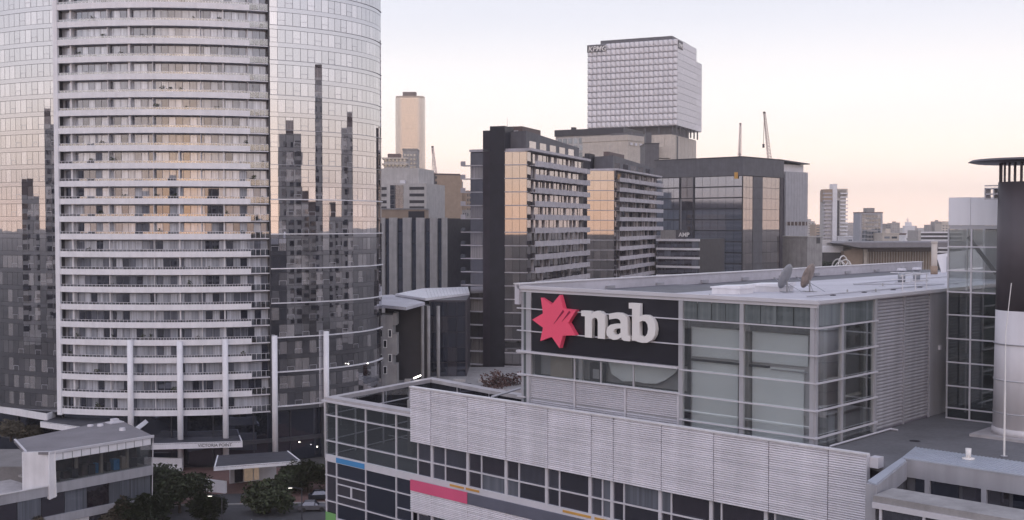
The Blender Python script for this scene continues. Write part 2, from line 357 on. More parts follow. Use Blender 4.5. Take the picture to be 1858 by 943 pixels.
    box('room', T, 'room_brown', -.36, -.33, 1.0, 6.9, 29.72, 36.3)
    for y in (1.15, 3.35, 5.9): box('inner_column', T, 'concrete', -.32, -.12, y, y + .42, 29.72, 36.3)
    box('cupboard', T, 'grey_panel', -.31, -.12, 1.75, 2.5, 29.75, 31.4); box('shelf', T, 'room_beige', -.32, -.14, 1.6, 2.8, 33.3, 33.42); box('shelf', T, 'room_beige', -.32, -.14, 3.8, 5.7, 32.1, 32.25)
    # louvred plant screen and plain wall further back
    box('screen_frame', T, 'louvre_back', -.34, -.02, 7.12, 14.7, 29.72, 37.62)
    for a, b in ((7.2, 10.75), (10.95, 14.45)):
        louvre_panel(T, a, b, -.015, 29.8, 37.5, 'grey_panel', .2, 'y')
    for y in (7.15, 10.85, 14.55): box('mullion', T, 'grey_panel', -.02, .09, y - .07, y + .07, 29.72, 37.6)
    box('wall', T, 'grey_panel', -.35, .03, 14.66, 17.6, 29.72, 37.6)
    box('conduit_box', T, 'frame_pale', .03, .16, 15.9, 16.15, 33.9, 34.2)
    # ---- upper storey: sign side
    S = box('sign_panel', T, 'sign_dark', -20.95, -8.98, -.06, .2, 33.55, 37.44)
    box('sign_backing', T, 'charcoal', -21.0, -8.98, .2, .9, 33.5, 37.4)
    for z in (36.35, 34.84): pass
    box('sign_ledge', T, 'frame_pale', -22.2, -8.95, -.3, -.0, 33.36, 33.5)
    box('corner_post', T, 'frame', -21.45, -21.0, -.1, .3, 29.72, 37.44); box('corner_post', T, 'grey_panel', -21.95, -21.75, -.02, .3, 29.0, 37.44)
    for i in range(6): box('pane', T, 'shade_glass', -21.74, -21.46, -.03, 0, zt[i + 1] + .05, zt[i] - .05)
    for z in zt[3:6]: box('transom', T, 'frame_pale', -22.2, -21.46, -.2, -.1, z - .04, z + .04)
    # windows under the sign
    wb = [-21.0, -17.2, -15.0, -12.4, -8.98]
    for a, b in zip(wb, wb[1:]): box('pane', T, 'clear', a + .04, b - .04, -.03, 0, 31.92, 33.34)
    for x in wb[1:4]: box('mullion', T, 'frame', x - .05, x + .05, -.06, .04, 31.9, 33.36)
    box('room', T, 'grey_panel', -20.9, -9.0, .8, .88, 31.9, 33.4); box('inner_column', T, 'room_beige', -19.6, -17.7, .3, .5, 31.9, 33.36)
    box('inner_column', T, 'frame_pale', -17.05, -16.75, .2, .4, 31.9, 33.36); box('cabinet', T, 'room_dark', -16.2, -15.1, .3, .6, 31.9, 33.1); box('cabinet', T, 'frame', -15.9, -15.4, .25, .3, 32.1, 32.7)
    sail = [(-14.8, 33.36), (-14.5, 32.5), (-13.6, 32.1), (-12.6, 32.2), (-11.9, 32.15), (-11.0, 32.2), (-10.3, 32.5), (-9.6, 33.0), (-9.3, 33.36)]
    part('curved_blind', MB().slab(sail, .42, .46), 'blind', T)
    # louvre under the windows
    box('louvre_frame', T, 'frame', -21.3, -8.85, -.02, .1, 29.72, 31.86); box('transom', T, 'frame_pale', -22.2, -8.85, -.2, .0, 31.84, 31.92)
    for a, b in ((-21.2, -17.25), (-17.05, -13.1), (-12.9, -9.05)):
        louvre_panel(T, a, b, -.02, 30.35, 31.78, 'louvre_grey', .13); louvre_panel(T, a, b, -.02, 29.74, 30.25, 'louvre_grey', .13)
    for x in (-21.25, -17.15, -13.0, -8.98): box('mullion', T, 'frame_pale', x - .06, x + .06, -.14, -.03, 29.72, 31.84)
    # ---- sign: seven-pointed star and three slab-serif letters
    def zoom(px, py): return onW(920 + px * 380 / 1378., 460 + py * 260 / 943., -.45)
    st = [(345, 272), (370, 362), (455, 372), (402, 455), (450, 537), (366, 540), (345, 622), (293, 547), (218, 575), (236, 487), (165, 435), (236, 393), (222, 290), (293, 336)]
    prof = [(q[0], q[2]) for q in (zoom(*p) for p in st)][::-1]
    star = part('star', MB().slab(prof, -.45, -.1), 'star_red', S, label='pink-red seven-pointed star of the sign')
    sl = MB()
    for a, b in (((308, 462), (372, 376)), ((362, 447), (414, 380))):
        p, q = zoom(*a), zoom(*b); dx, dz = (q[0] - p[0]), (q[2] - p[2]); l = math.hypot(dx, dz); nx, nz = -dz / l * .045, dx / l * .045
        sl.slab([(p[0], p[2]), (q[0] - nx * 1.6, q[2] - nz * 1.6), (q[0] + nx * 1.6, q[2] + nz * 1.6)], -.475, -.452)
    part('slash', sl, 'star_dark', S)
    letters = {
        'n': ([(25, 0), (25, 138), (0, 138), (0, 172), (60, 172), (66, 154), (84, 170), (106, 177), (128, 174), (143, 163), (152, 146), (155, 120), (155, 0), (110, 0), (110, 104), (107, 122), (99, 132), (88, 133), (77, 126), (70, 113), (70, 0)], [], (487, 375 + 172)),
        'a': ([(155, 0), (155, 30), (143, 32), (140, 44), (140, 118), (134, 148), (118, 168), (92, 177), (60, 177), (18, 167), (18, 131), (50, 139), (74, 140), (88, 133), (95, 118), (95, 106), (58, 104), (27, 95), (7, 76), (0, 50), (5, 25), (20, 8), (45, 0), (72, 3), (99, 20), (105, 6), (116, 0)],
              [(95, 78), (72, 77), (53, 69), (45, 53), (50, 37), (64, 31), (81, 36), (95, 50)], (652, 565)),
        'b': ([(22, 6), (22, 215), (0, 215), (0, 250), (70, 250), (70, 163), (92, 177), (122, 178), (152, 162), (170, 130), (175, 90), (170, 52), (152, 20), (120, 0), (88, -3), (60, 1), (40, 8)],
              [(70, 130), (88, 141), (110, 138), (124, 118), (128, 88), (123, 58), (109, 38), (90, 35), (70, 43)], (800, 577))}
    for ch, (outl, hole, org) in letters.items():
        o = zoom(*org); wd = max(p[0] for p in outl); kx = (zoom(org[0] + wd, org[1] + wd * .075)[0] - o[0]) / wd; kz = (zoom(org[0], org[1] - 100)[2] - o[2]) / 100
        cu = bpy.data.curves.new('letter', 'CURVE'); cu.dimensions = '2D'; cu.fill_mode = 'BOTH'; cu.extrude = .15; cu.bevel_depth = .012
        for pts in ([outl, hole] if hole else [outl]):
            sp = cu.splines.new('POLY'); sp.points.add(len(pts) - 1); sp.use_cyclic_u = True
            for k, p in enumerate(pts): sp.points[k].co = (p[0] * kx, p[1] * kz, 0, 1)
        t = bpy.data.objects.new('tmp', cu); col.objects.link(t); dg = bpy.context.evaluated_depsgraph_get()
        me = bpy.data.meshes.new_from_object(t.evaluated_get(dg)); bpy.data.objects.remove(t); me.materials.clear(); me.materials.append(MATS['letter_white'])
        L = link('letter', me, S, (o[0], -.28, 34.80), (math.pi / 2, 0, 0)); L['label'] = 'white slab-serif letter %s' % ch
    # ---- the long louvre band in front and the strip windows below it
    js = [-30.55, -28.35, -24.65, -21.02, -17.32, -13.73, -12.01, -8.45, -4.85, -1.34, 2.16, 4.3]
    box('band_frame', T, 'louvre_back', -30.5, 4.25, -2.46, -2.3, 26.5, 30.3)
    for a, b in zip(js, js[1:]): louvre_panel(T, a + .028, b - .028, -2.47, 26.45, 30.36, 'louvre', .128)
    box('band_cap', T, 'white_paint', -30.55, 4.32, -2.6, -2.25, 30.36, 30.44); box('band_end', T, 'frame_pale', 4.26, 4.32, -2.55, -2.2, 26.4, 30.36)
    box('junction_box', T, 'frame_pale', 4.33, 4.8, -2.3, -1.7, 29.72, 30.25)
    mull = [(759, 0), (785, 1), (809, 0), (850, 1), (874.5, 0), (919.4, 1), (942.6, 0), (993, 1), (1016, 0), (1072, 1), (1094, 0), (1111.6, 1), (1133, 0), (1199, 1), (1219, 0), (1291.5, 1), (1310, 0), (1391, 1), (1407, 0), (1500, 1), (1522, 0)]
    wing = [-40.75, -39.45, -35.9, -32.4]
    mx = []
    for u, k in mull:
        v = 820 + (u - 800) * .2
        x = onW(u, v, -2.2)[0]; mx.append((x, k))
    xs = wing + [x for x, k in mx] + [4.2]
    for x in wing: box('mullion', T, 'frame_pale', x - .05, x + .05, -2.28, -2.12, 19.0, 28.25)
    for x, k in mx: box('mullion', T, 'frame_pale', x - (.11 if k else .045), x + (.11 if k else .045), -2.3 if k else -2.26, -2.12, 24.0, 26.5)
    for x, k in mx[::1]: box('mullion', T, 'frame_pale', x - (.11 if k else .045), x + (.11 if k else .045), -2.3 if k else -2.26, -2.12, 18.6, 21.6)
    for z, x1 in ((27.2, -30.4), (25.2, 4.2)): box('transom', T, 'frame_pale', -40.8, x1, -2.33, -2.285, z - .05, z + .05)
    for a, b in zip(xs, xs[1:]):
        rows = [(24.1, 25.15), (25.25, 27.15), (27.25, 28.25)] if b < -32 or a < -32.3 else [(24.1, 25.15), (25.25, 26.5)]
        if a < -32.3 and b > -32.3: b2 = b
        for z0, z1 in rows: box('pane', T, 'clear_dark' if b < -29 else 'strip_glass', a + .05, b - .05, -2.2, -2.17, z0, z1)
    box('spandrel', T, 'frame_pale', -40.8, 4.2, -2.31, -2.14, 23.58, 24.12)
    box('colour_panel', T, 'blue', -39.4, -35.95, -2.34, -2.312, 23.63, 24.02, label='bright blue panel in the pale spandrel')
    for a, b in ((-26.6, -25.2), (-25.0, -23.7), (-16.2, -13.9), (-13.6, -12.2)): box('colour_panel', T, 'orange', a, b, -2.345, -2.312, 23.85, 24.0)
    # lower storey
    for z in (22.5, 20.5): box('transom', T, 'frame_pale', -40.8, -30.4, -2.33, -2.285, z - .05, z + .05)
    for a, b in zip(wing + [-30.5], (wing + [-30.5])[1:]):
        for z0, z1 in ((22.55, 23.55), (20.55, 22.45), (19.3, 20.45)): box('pane', T, 'strip_glass' if a < -40 else 'dark_glass', a + .05, b - .05, -2.2, -2.17, z0, z1)
    for a, b, z0, z1 in ((-39.4, -35.95, 21.05, 22.0), (-32.3, -29.0, 20.4, 21.4)):
        box('window_frame', T, 'frame_pale', a, b, -2.26, -2.202, z1 - .08, z1); box('window_frame', T, 'frame_pale', a, b, -2.26, -2.202, z0, z0 + .08); m = (a + b) / 2; box('window_frame', T, 'frame_pale', m - .08, m + .08, -2.262, -2.204, z0 + .08, z1 - .08)
    box('spandrel', T, 'frame_pale', -40.8, -30.4, -2.3, -2.15, 18.7, 19.28); box('colour_panel', T, 'green', -40.75, -39.5, -2.34, -2.302, 18.9, 19.6, label='green panel low on the corner')
    box('band_frame', T, 'louvre_back', -30.45, 4.25, -2.46, -2.35, 21.5, 23.7)
    for a, b in zip(js, js[1:]): louvre_panel(T, a + .02, b - .02, -2.47, 21.45, 22.95, 'louvre', .128)
    box('colour_panel', T, 'pink', -30.5, -24.66, -2.56, -2.465, 22.97, 23.74, label='pink panel on the lower louvre band')
    box('colour_panel', T, 'strip_grey', -24.62, 4.25, -2.55, -2.465, 22.97, 23.72, label='dark blue-grey strip on the lower louvre band')
    for a, b in zip(xs[4:], xs[5:]): box('pane', T, 'strip_glass', a + .05, b - .05, -2.2, -2.17, 18.8, 21.5)
    # ---- glazed corner wing, open to the sky
    P1, P2, P3, P4 = (-40.85, -2.35), (-43.4, 11.4), (-34.4, 10.15), (-22.0, 8.9)
    part('ring_beam', MB().prism([P1, (-30.5, -2.35), (-30.5, -1.35), (-40.35, -1.35)], 28.25, 28.56), 'beam', T)
    part('ring_beam', MB().prism([(-40.36, -1.34), (-42.55, 10.4), P2, (-40.86, -2.34)], 28.25, 28.55), 'beam', T)
    part('ring_beam', MB().prism([(-42.56, 10.42), (-34.4, 9.25), (-22, 8.0), P4, P3, P2], 28.25, 28.54), 'beam', T)
    box('gutter', T, 'frame_pale', -41.0, -30.5, -2.5, -2.36, 28.22, 28.36)
    for t in range(4):
        a, b = t / 4, (t + 1) / 4
        q0 = (P1[0] + (P2[0] - P1[0]) * a, P1[1] + (P2[1] - P1[1]) * a); q1 = (P1[0] + (P2[0] - P1[0]) * b, P1[1] + (P2[1] - P1[1]) * b)
        for z0, z1 in ((24.1, 25.15), (25.25, 27.15), (27.25, 28.2)):
            part('pane', MB().prism([(q0[0] + .12, q0[1] + .06), (q0[0] + .16, q0[1] + .06), (q1[0] + .16, q1[1] - .04), (q1[0] + .12, q1[1] - .04)], z0, z1), 'clear_dark', T)
        part('mullion', MB().cyl(q1[0] + .2, q1[1], 18.5, 28.25, .07, n=6), 'frame_pale', T)
    for z in (27.2, 25.2, 24.0): part('transom', MB().bar((P1[0] + .15, P1[1], z), (P2[0] + .15, P2[1], z), .05), 'frame_pale', T)
    for t in range(5):
        a, b = t / 5, (t + 1) / 5; q0 = (P2[0] + 21.4 * a, P2[1] - 2.4 * a - .6); q1 = (P2[0] + 21.4 * b, P2[1] - 2.4 * b - .6)
        for z0, z1 in ((24.1, 26.1), (26.2, 28.2)): part('pane', MB().prism([q0, q1, (q1[0], q1[1] + .04), (q0[0], q0[1] + .04)], z0, z1), 'strip_glass', T)
        part('mullion', MB().cyl(q1[0], q1[1], 24, 28.25, .07, n=6), 'frame_pale', T)
    box('wing_floor', T, 'grey_dark', -40.3, -30.45, -1.9, 9.0, 23.6, 23.95)
    part('wing_floor', MB().prism([(-40.35, -1.9), (-40.32, 9), (-42.6, 10.5)], 23.6, 23.95), 'grey_dark', T)
    part('wall', MB().prism([(-40.7, -1.95), (-30.42, -1.95), (-30.42, 9), (-42.9, 10.8)], .1, 23.58), 'charcoal', T)
    box('inner_rail', T, 'frame_pale', -39.5, -30.6, 3.0, 3.06, 25.0, 25.06); box('inner_rail', T, 'frame_pale', -39.5, -30.6, 5.5, 5.56, 26.4, 26.46)
    box('inner_column', T, 'concrete', -36.6, -36.2, 2.5, 2.9, 23.95, 28.25)
    part('light_fitting', MB().bar(onZ(751, 686, 28.75), onZ(763, 681, 28.75), .07), 'tube_light', T)
    part('edge_rail', MB().bar(onZ(892, 720, 29.9), onZ(944, 704, 29.9), .09), 'frame_pale', T)
    # ---- roof-light frame on the right-hand terrace
    z = 30.2; A = onZ(1660, 811, z); A2 = onZ(1636, 830, z); D = onZ(1574, 872, z); D2 = onZ(1589, 878, z); I_ = onZ(1644, 834.5, z); ex = 22.0
    sl = lambda p, x: (x, p[1], z)
    hgt = lambda p, x: (x, p[1])
    part('skylight_roof', MB().prism([(A2[0], A2[1]), (ex, A2[1]), (ex, A[1]), (A[0], A[1])], z - .06, z), 'blue_roof', T)
    ribs = MB(); x = A[0]
    while x < ex - .2: ribs.box(x, x + .05, max(A2[1] + .1, A[1] - (x - A[0]) * (A[1] - A2[1]) / (A2[0] - A[0]) + .1), A[1] + .03, z, z + .025); x += .2
    part('skylight_rib', ribs, 'blue_roof', T, stuff=True)
    part('skylight_roof', MB().prism([(D[0], D[1]), (D2[0], D2[1]), (I_[0], I_[1]), (A2[0], A2[1])], z - .06, z + .004), 'blue_roof', T)
    fz = 29.25
    box('skylight_fascia', T, 'grey_panel', A2[0] + .2, ex, A2[1] + .02, A2[1] + .12, fz, z - .061)
    part('skylight_fascia', MB().prism([(D2[0] - .04, D2[1]), (D2[0] + .06, D2[1]), (I_[0] + .06, I_[1]), (I_[0] - .04, I_[1])], fz, z - .061), 'grey_panel', T)
    q0, q1 = onZ(1592, 880, 29.8), onZ(1858, 918, 29.8); r0 = onZ(1588, 899, 29.8)
    box('skylight_beam', T, 'concrete', r0[0] - .1, ex, r0[1], q0[1], 29.35, 29.8); box('skylight_edge', T, 'frame_pale', r0[0] - .1, ex, r0[1] - .1, r0[1], 29.25, 29.5)
    box('skylight_post', T, 'grey_panel', D[0] + .05, D[0] + .55, D[1] - .3, D[1] + .12, 25.0, z - .07)
    for x in (A2[0] + 1.2, A2[0] + 4.0, A2[0] + 6.6): box('skylight_post', T, 'grey_panel', x, x + .25, A2[1] + .02, A2[1] + .2, 27.8, fz)
    box('skylight_pit', T, 'charcoal', 5.7, ex, r0[1] + .1, A2[1] + .2, 26.8, 27.0)
    x = 6.0
    while x < ex - 2: box('pane', T, 'dark_glass', x + .1, x + 2.3, A2[1] + .22, A2[1] + .25, 27.0, fz); x += 2.4
    box('inner_rail', T, 'grey_panel', 6.0, ex, A2[1] - .1, A2[1] + .0, 28.1, 28.2)
    x = r0[0]
    while x < ex - 1: box('pane', T, 'strip_glass', x + .35, x + 2.2, r0[1] + .02, r0[1] + .05, 27.2, 29.24); box('mullion', T, 'frame_pale', x + .22, x + .33, r0[1] - .05, r0[1] + .06, 27.0, 29.25); x += 2.0
    p = onZ(1757, 833, 30.2); part('roof_vent', MB().cyl(p[0], p[1], 30.2, 30.28, .3, n=12).cyl(p[0], p[1], 30.28, 30.75, .13, .15, n=10), 'letter_white', T, True)
    # deck clutter
    p = onZ(1600, 788, 29.7)
    part('pipe', MB().bar((.4, 1.0, 29.8), (.4, 8.5, 29.8), .06).bar((.4, 8.3, 29.8), (.9, 8.3, 29.8), .06), 'frame_pale', T); part('drain', MB().cyl(*onZ(1660, 800, 29.7)[:2], 29.7, 29.712, .3, n=12), 'charcoal', T)
    # ---- glazed stair tower
    x0, x1, y = 1.0, 6.2, 15.0
    box('stair_core', T, 'shade_glass', x0 + 2.6, x1, y + 2.4, y + 5.6, 29.72, 41.8)
    box('stair_cap', T, 'white', x0, x0 + 1.38, y - .05, y + 6, 41.95, 43.7); box('stair_cap', T, 'white', x0 + 1.4, x1, y - .05, y + 6, 41.95, 43.68)
    box('stair_cap', T, 'frame', x0 + .05, x1, y + .02, y + 5.9, 41.72, 41.94)
    rows = [29.75, 30.4, 31.8, 33.3, 34.8, 36.3, 37.75, 39.1, 40.6, 41.7]
    for z in rows[:-1]: box('stair_rail', T, 'frame_pale', x0 - .03, x1, y - .1, y - .02, z - .04, z + .04)
    for x in (x0, x0 + 1.45, x0 + 3.4, x0 + 5.0): box('stair_post', T, 'frame_pale' if x > x0 else 'frame', x - .05, x + .05, y - .02, y + .06, 29.72, 41.72)
    box('stair_post', T, 'frame_pale', x0 - .05, x0 + .05, y + 2.9, y + 3.0, 29.72, 41.72); box('stair_post', T, 'frame_pale', x0 - .05, x0 + .05, y + 5.7, y + 5.8, 29.72, 41.72)
    xs2 = [x0, x0 + 1.45, x0 + 3.4, x0 + 5.0]
    for za, zb in zip(rows, rows[1:]):
        for a, b in zip(xs2, xs2[1:]): box('pane', T, 'clear' if za > 37 else 'clear_dark', a + .06, b - .06, y, y + .03, za + .05, zb - .05)
        for a, b in ((y + .08, y + 2.88), (y + 3.02, y + 5.68)): box('pane', T, 'clear', x0 - .015, x0 + .015, a, b, za + .05, zb - .05)
    box('stair_landing', T, 'concrete_pale', x0 + .05, x1, y + .1, y + 5.6, 37.45, 37.7); box('stair_landing', T, 'concrete', x0 + .05, x1, y + .1, y + 5.6, 33.4, 33.6)
    box('stair_wall', T, 'grey_panel', x0 + .1, x1, y + 5.7, y + 5.9, 29.72, 41.7)
    part('stair_flight', MB().bar((x0 + .6, y + 1.6, 41.2), (x0 + 2.4, y + 1.6, 38.9), .14), 'frame_dark', T)
    box('stair_column', T, 'concrete_pale', x0 + 2.9, x0 + 3.2, y + 1.0, y + 1.3, 29.8, 41.7)
    return T
OFFICE = build_office()
def office_thing(name, label, cat, p, group=None): w = Vector((OC.x, OC.y, 0)) + UB * p[0] + WB * p[1]; return thing(name, label, cat, (w.x, w.y, p[2]), RZ, group)

def build_flue():
    r = 1.72; c = onZ(1800, 790, 29.7); T = office_thing('flue_stack', 'tall round flue, dark above and white below, under a wide disc cap', 'flue', (c[0] + r * .72 + .2, c[1] + r * .72 - .1, 29.7))
    box('plinth', T, 'beam', -2.3, 2.4, -2.3, 2.4, 0, .16)
    part('base_ring', MB().cyl(0, 0, .16, .55, r + .10, r + .06, 40), 'flue_white', T, True)
    part('shaft', MB().cyl(0, 0, .5, 7.35, r + .02, r - .06, 48), 'flue_white', T, True)
    for z in (1.4, 3.3, 5.4): part('seam', MB().cyl(0, 0, z, z + .06, r + .03, r + .03, 48), 'frame', T, True)
    part('shaft', MB().cyl(0, 0, 7.35, 14.75, r - .06, r - .12, 48), 'flue_dark', T, True, label='dark upper length of the flue')
    n = 26
    for i in range(n):
        a = 2 * math.pi * i / n; box_ = MB().box(-.04, .04, -.04, .04, 0, 1.1)
        if i == 0: me = box_.mesh('fin', 'flue_dark')
        link('fin', me, T, ((r - .2) * math.cos(a), (r - .2) * math.sin(a), 14.75), (0, 0, a))
    part('cap', MB().cyl(0, 0, 15.84, 15.92, 2.85, 3.25, 64).cyl(0, 0, 15.92, 16.04, 3.25, 3.05, 64).cyl(0, 0, 16.04, 16.16, 3.05, .6, 64), 'flue_dark', T)
    part('bracket', MB().box(-2.5, -1.5, -.05, .05, 14.55, 14.62).box(-2.35, -2.28, -.4, .4, 13.75, 14.45).box(-1.85, -1.78, -.4, .4, 13.75, 14.45).box(-2.35, -1.55, -.4, .4, 14.05, 14.12).box(-2.35, -1.55, -.4, .4, 14.38, 14.45).box(-2.35, -1.55, -.4, .4, 13.75, 13.82), 'frame_pale', T)
    rod = office_thing('lightning_rod', 'thin white mast standing in front of the white flue', 'mast', onZ(1822, 828, 29.72))
    part('pole', MB().cyl(0, 0, 0, 3.4, .055, .05, 8).cyl(0, 0, 3.4, 6.6, .04, .02, 8).bar((0, 0, 6.6), (.25, 0, 9.2), .022), 'letter_white', rod); part('foot', MB().cyl(0, 0, 0, .05, .18, n=12), 'frame', rod)
build_flue()

def build_roof_things():
    for k, (u, v, m, lab) in enumerate([(1428, 528, 'dish', 'plain grey satellite dish on the white roof, the left of two'), (1469, 528, 'dish_rust', 'brown-stained satellite dish on the white roof, the right of two')]):
        p = onZ(u, v, 37.65); T = office_thing('satellite_dish', lab, 'dish', (p[0], p[1], roof_z(p[0])), 'roof satellite dishes')
        part('mast', MB().cyl(0, 0, 0, .75, .05, n=8), 'steel', T)
        part('foot', MB().box(-.5, .5, -.05, .05, 0, .05).box(-.05, .05, -.5, .5, 0, .05), 'steel', T)
        part('brace', MB().bar((0, 0, .6), (.95, .3, .03), .02), 'steel', T); part('brace', MB().bar((0, 0, .6), (.6, -.6, .03), .02), 'steel', T)
        # paraboloid, built about its own axis, then tilted to face left and up
        mb = MB(); nr, na, RR = 5, 28, .86
        for side, off in ((0, 0), (1, .03)):
            for i in range(nr + 1):
                r = RR * i / nr
                for a in range(na): t = 2 * math.pi * a / na; mb.v.append((r * math.cos(t) * .92, r * math.sin(t), r * r * .22 - off))
        for s in (0, 1):
            b = s * (nr + 1) * na
            for i in range(nr):
                for a in range(na):
                    q = (b + i * na + a, b + i * na + (a + 1) % na, b + (i + 1) * na + (a + 1) % na, b + (i + 1) * na + a); mb.f.append(q if s == 0 else q[::-1])
        for a in range(na): mb.f.append((nr * na + a, nr * na + (a + 1) % na, (nr + 1) * na + nr * na + (a + 1) % na, (nr + 1) * na + nr * na + a))
        d = Vector((-.86, -.05, .33)).normalized()
        me = mb.mesh('reflector', m, True); q = d.to_track_quat('Z', 'Y')
        o = link('reflector', me, T, Vector((0, 0, 1.0)) - d * .0, q.to_euler()); o['label'] = 'oval dish reflector'
        part('feed_arm', MB().bar((-.05, 0, .35), (-.85, -.1, .9), .022).box(-.93, -.83, -.15, -.05, .86, .96), 'steel', T)
    for k, (x, y, w, d, lab) in enumerate([(-11.3, 6.9, 2.1, 1.7, 'smaller pale roof hatch box left of the dishes'), (-11.0, 10.6, 2.5, 1.9, 'larger pale roof hatch box beside the dishes')]):
        T = office_thing('roof_hatch', lab, 'hatch', (x, y, roof_z(x)), 'roof hatches')
        part('curb', MB().box(0, w, 0, d, -.05, .42), 'white_paint', T); part('lid', MB().prism([(-.08, -.08), (w + .08, -.08), (w + .08, d + .08), (-.08, d + .08)], .42, [.5, .62, .66, .54]), 'white', T)
    for k, (x, y, lab) in enumerate([(-7.2, 26.1, 'round roof vent nearer the handrail, the left of two'), (-7.15, 28.6, 'round roof vent nearer the stair tower, the right of two')]):
        T = office_thing('roof_vent', lab, 'vent', (x, y, roof_z(x) - .03), 'roof vents')
        part('base', MB().cyl(0, 0, 0, .12, .55, .45, 16), 'frame', T, True); part('pipe', MB().cyl(0, 0, .1, .95, .27, n=16), 'steel', T, True); part('cowl', MB().cyl(0, 0, .95, 1.15, .36, .3, 16), 'frame_pale', T, True)
    T = office_thing('handrail', 'white pipe guard rail on the edge of the roof', 'railing', (-.7, 12.2, roof_z(-.7)))
    for y in (0, 1.85, 3.5): part('post', MB().bar((0, y, 0), (0, y, 1.02), .035, 6).bar((.0, y, .0), (.35, y, .02), .03, 6), 'white_paint', T)
    for z in (.55, 1.0): part('rail', MB().bar((0, -.1, z), (0, 3.8, z), .03, 6).bar((0, 3.8, z), (-2.6, 3.8, z), .03, 6), 'white_paint', T)
    T = office_thing('vent_pipe', 'slim tan exhaust pipe rising from the far end of the roof', 'pipe', (-14.5, 48.8, roof_z(-14.5) - .03))
    part('pipe', MB().cyl(0, 0, 0, 3.1, .27, n=16), 'beige', T, True); part('collar', MB().cyl(0, 0, .0, .8, .32, n=16), 'brown_pale', T, True); part('collar', MB().cyl(0, 0, 2.95, 3.12, .31, n=16), 'beige', T, True)
    T = office_thing('roof_screen', 'white slanted screen wall at the far end of the roof', 'screen', (-17, 55, roof_z(-17)))
    part('panel', MB().slab([(.6, -.1), (5.0, -.1), (5.0, 2.6), (0, 1.75)], 0, .3), 'white', T); part('post', MB().cyl(1.2, -.2, 0, 1.6, .06, n=8).cyl(3, -.2, 0, 1.8, .06, n=8), 'frame', T)
    for k, (x, y) in enumerate([(-3.2, 9.8), (-1.9, 11.0), (-8.6, 2.6), (-6.0, 20.5)]):
        T = office_thing('roof_anchor', ['small steel safety anchor right of the dishes', 'small steel safety anchor by the handrail', 'small steel safety anchor at the front roof edge', 'small steel safety anchor in the middle of the roof'][k], 'anchor', (x, y, roof_z(x)), 'roof safety anchors')
        part('plate', MB().box(-.2, .2, -.2, .2, -.02, .02), 'steel', T); part('eye', MB().cyl(0, 0, .02, .22, .06, .04, 8), 'steel', T)
build_roof_things()

# ------------------------------------------------------------------ curved apartment tower on the left
TX, TY = -61.5, 195.0
def curve(t, off=0.0):
    """plan of the tower front, t = 0 faces us; off > 0 is outwards (local coordinates about (TX, TY))"""
    a, b = (36.3, 26.0) if t >= 0 else (55.0, 55.0)
    x, y = a * math.sin(t), b * (1 - math.cos(t)); n = Vector((b * math.sin(t), -a * math.cos(t))).normalized()
    return x + n.x * off, y + n.y * off, math.atan2(n.x, -n.y)
def t_of(u):
    best = min((abs(929 + F * (TX + curve(k / 2000 * 1.52)[0]) / (TY + curve(k / 2000 * 1.52)[1]) - u), k) for k in range(-1700, 2001))
    return best[1] / 2000 * 1.52
def arc_points(t0, t1, step):
    """t values along the plan, evenly spaced by length"""
    n = 400; pts = [(t0 + (t1 - t0) * i / n) for i in range(n + 1)]; acc = [0]
    for i in range(n): p, q = curve(pts[i]), curve(pts[i + 1]); acc.append(acc[-1] + math.hypot(q[0] - p[0], q[1] - p[1]))
    k = max(1, round(acc[-1] / step)); res = []; j = 0
    for i in range(k + 1):
        s = acc[-1] * i / k
        while j < n - 1 and acc[j + 1] < s: j += 1
        f = (s - acc[j]) / max(1e-9, acc[j + 1] - acc[j]); res.append(pts[j] + (pts[j + 1] - pts[j]) * f)
    return res
def strip(mb, ts, o0, o1, z0, z1):
    """curved wall between offsets o0 < o1"""
    b = len(mb.v); n = len(ts)
    for t in ts:
        p, q = curve(t, o0), curve(t, o1); mb.v += [(p[0], p[1], z0), (q[0], q[1], z0), (q[0], q[1], z1), (p[0], p[1], z1)]
    for i in range(n - 1):
        k = b + i * 4
        for j in range(4): mb.f.append((k + j, k + 4 + j, k + 4 + (j + 1) % 4, k + (j + 1) % 4))
    mb.f.append((b, b + 1, b + 2, b + 3)); k = b + (n - 1) * 4; mb.f.append((k + 3, k + 2, k + 1, k)); return mb
def leaf_cloud(mb, blobs, n, size, rg):
    tot = sum(b[3] ** 2 for b in blobs)
    for (x, y, z, r, sq) in blobs:
        for _ in range(int(n * r * r / tot)):
            th, ph = rg.uniform(0, 2 * math.pi), math.acos(rg.uniform(-1, 1)); q = r * (rg.uniform(.25, 1.12) ** .6)
            c = Vector((x + q * math.sin(ph) * math.cos(th), y + q * math.sin(ph) * math.sin(th), z + q * sq * math.cos(ph)))
            a = Vector((rg.gauss(0, 1), rg.gauss(0, 1), rg.gauss(0, .6))).normalized(); b = a.orthogonal().normalized(); s = size * rg.uniform(.6, 1.4)
            k = len(mb.v); mb.v += [tuple(c - a * s), tuple(c + b * s * .55), tuple(c + a * s), tuple(c - b * s * .55)]; mb.f.append((k, k + 1, k + 2, k + 3))
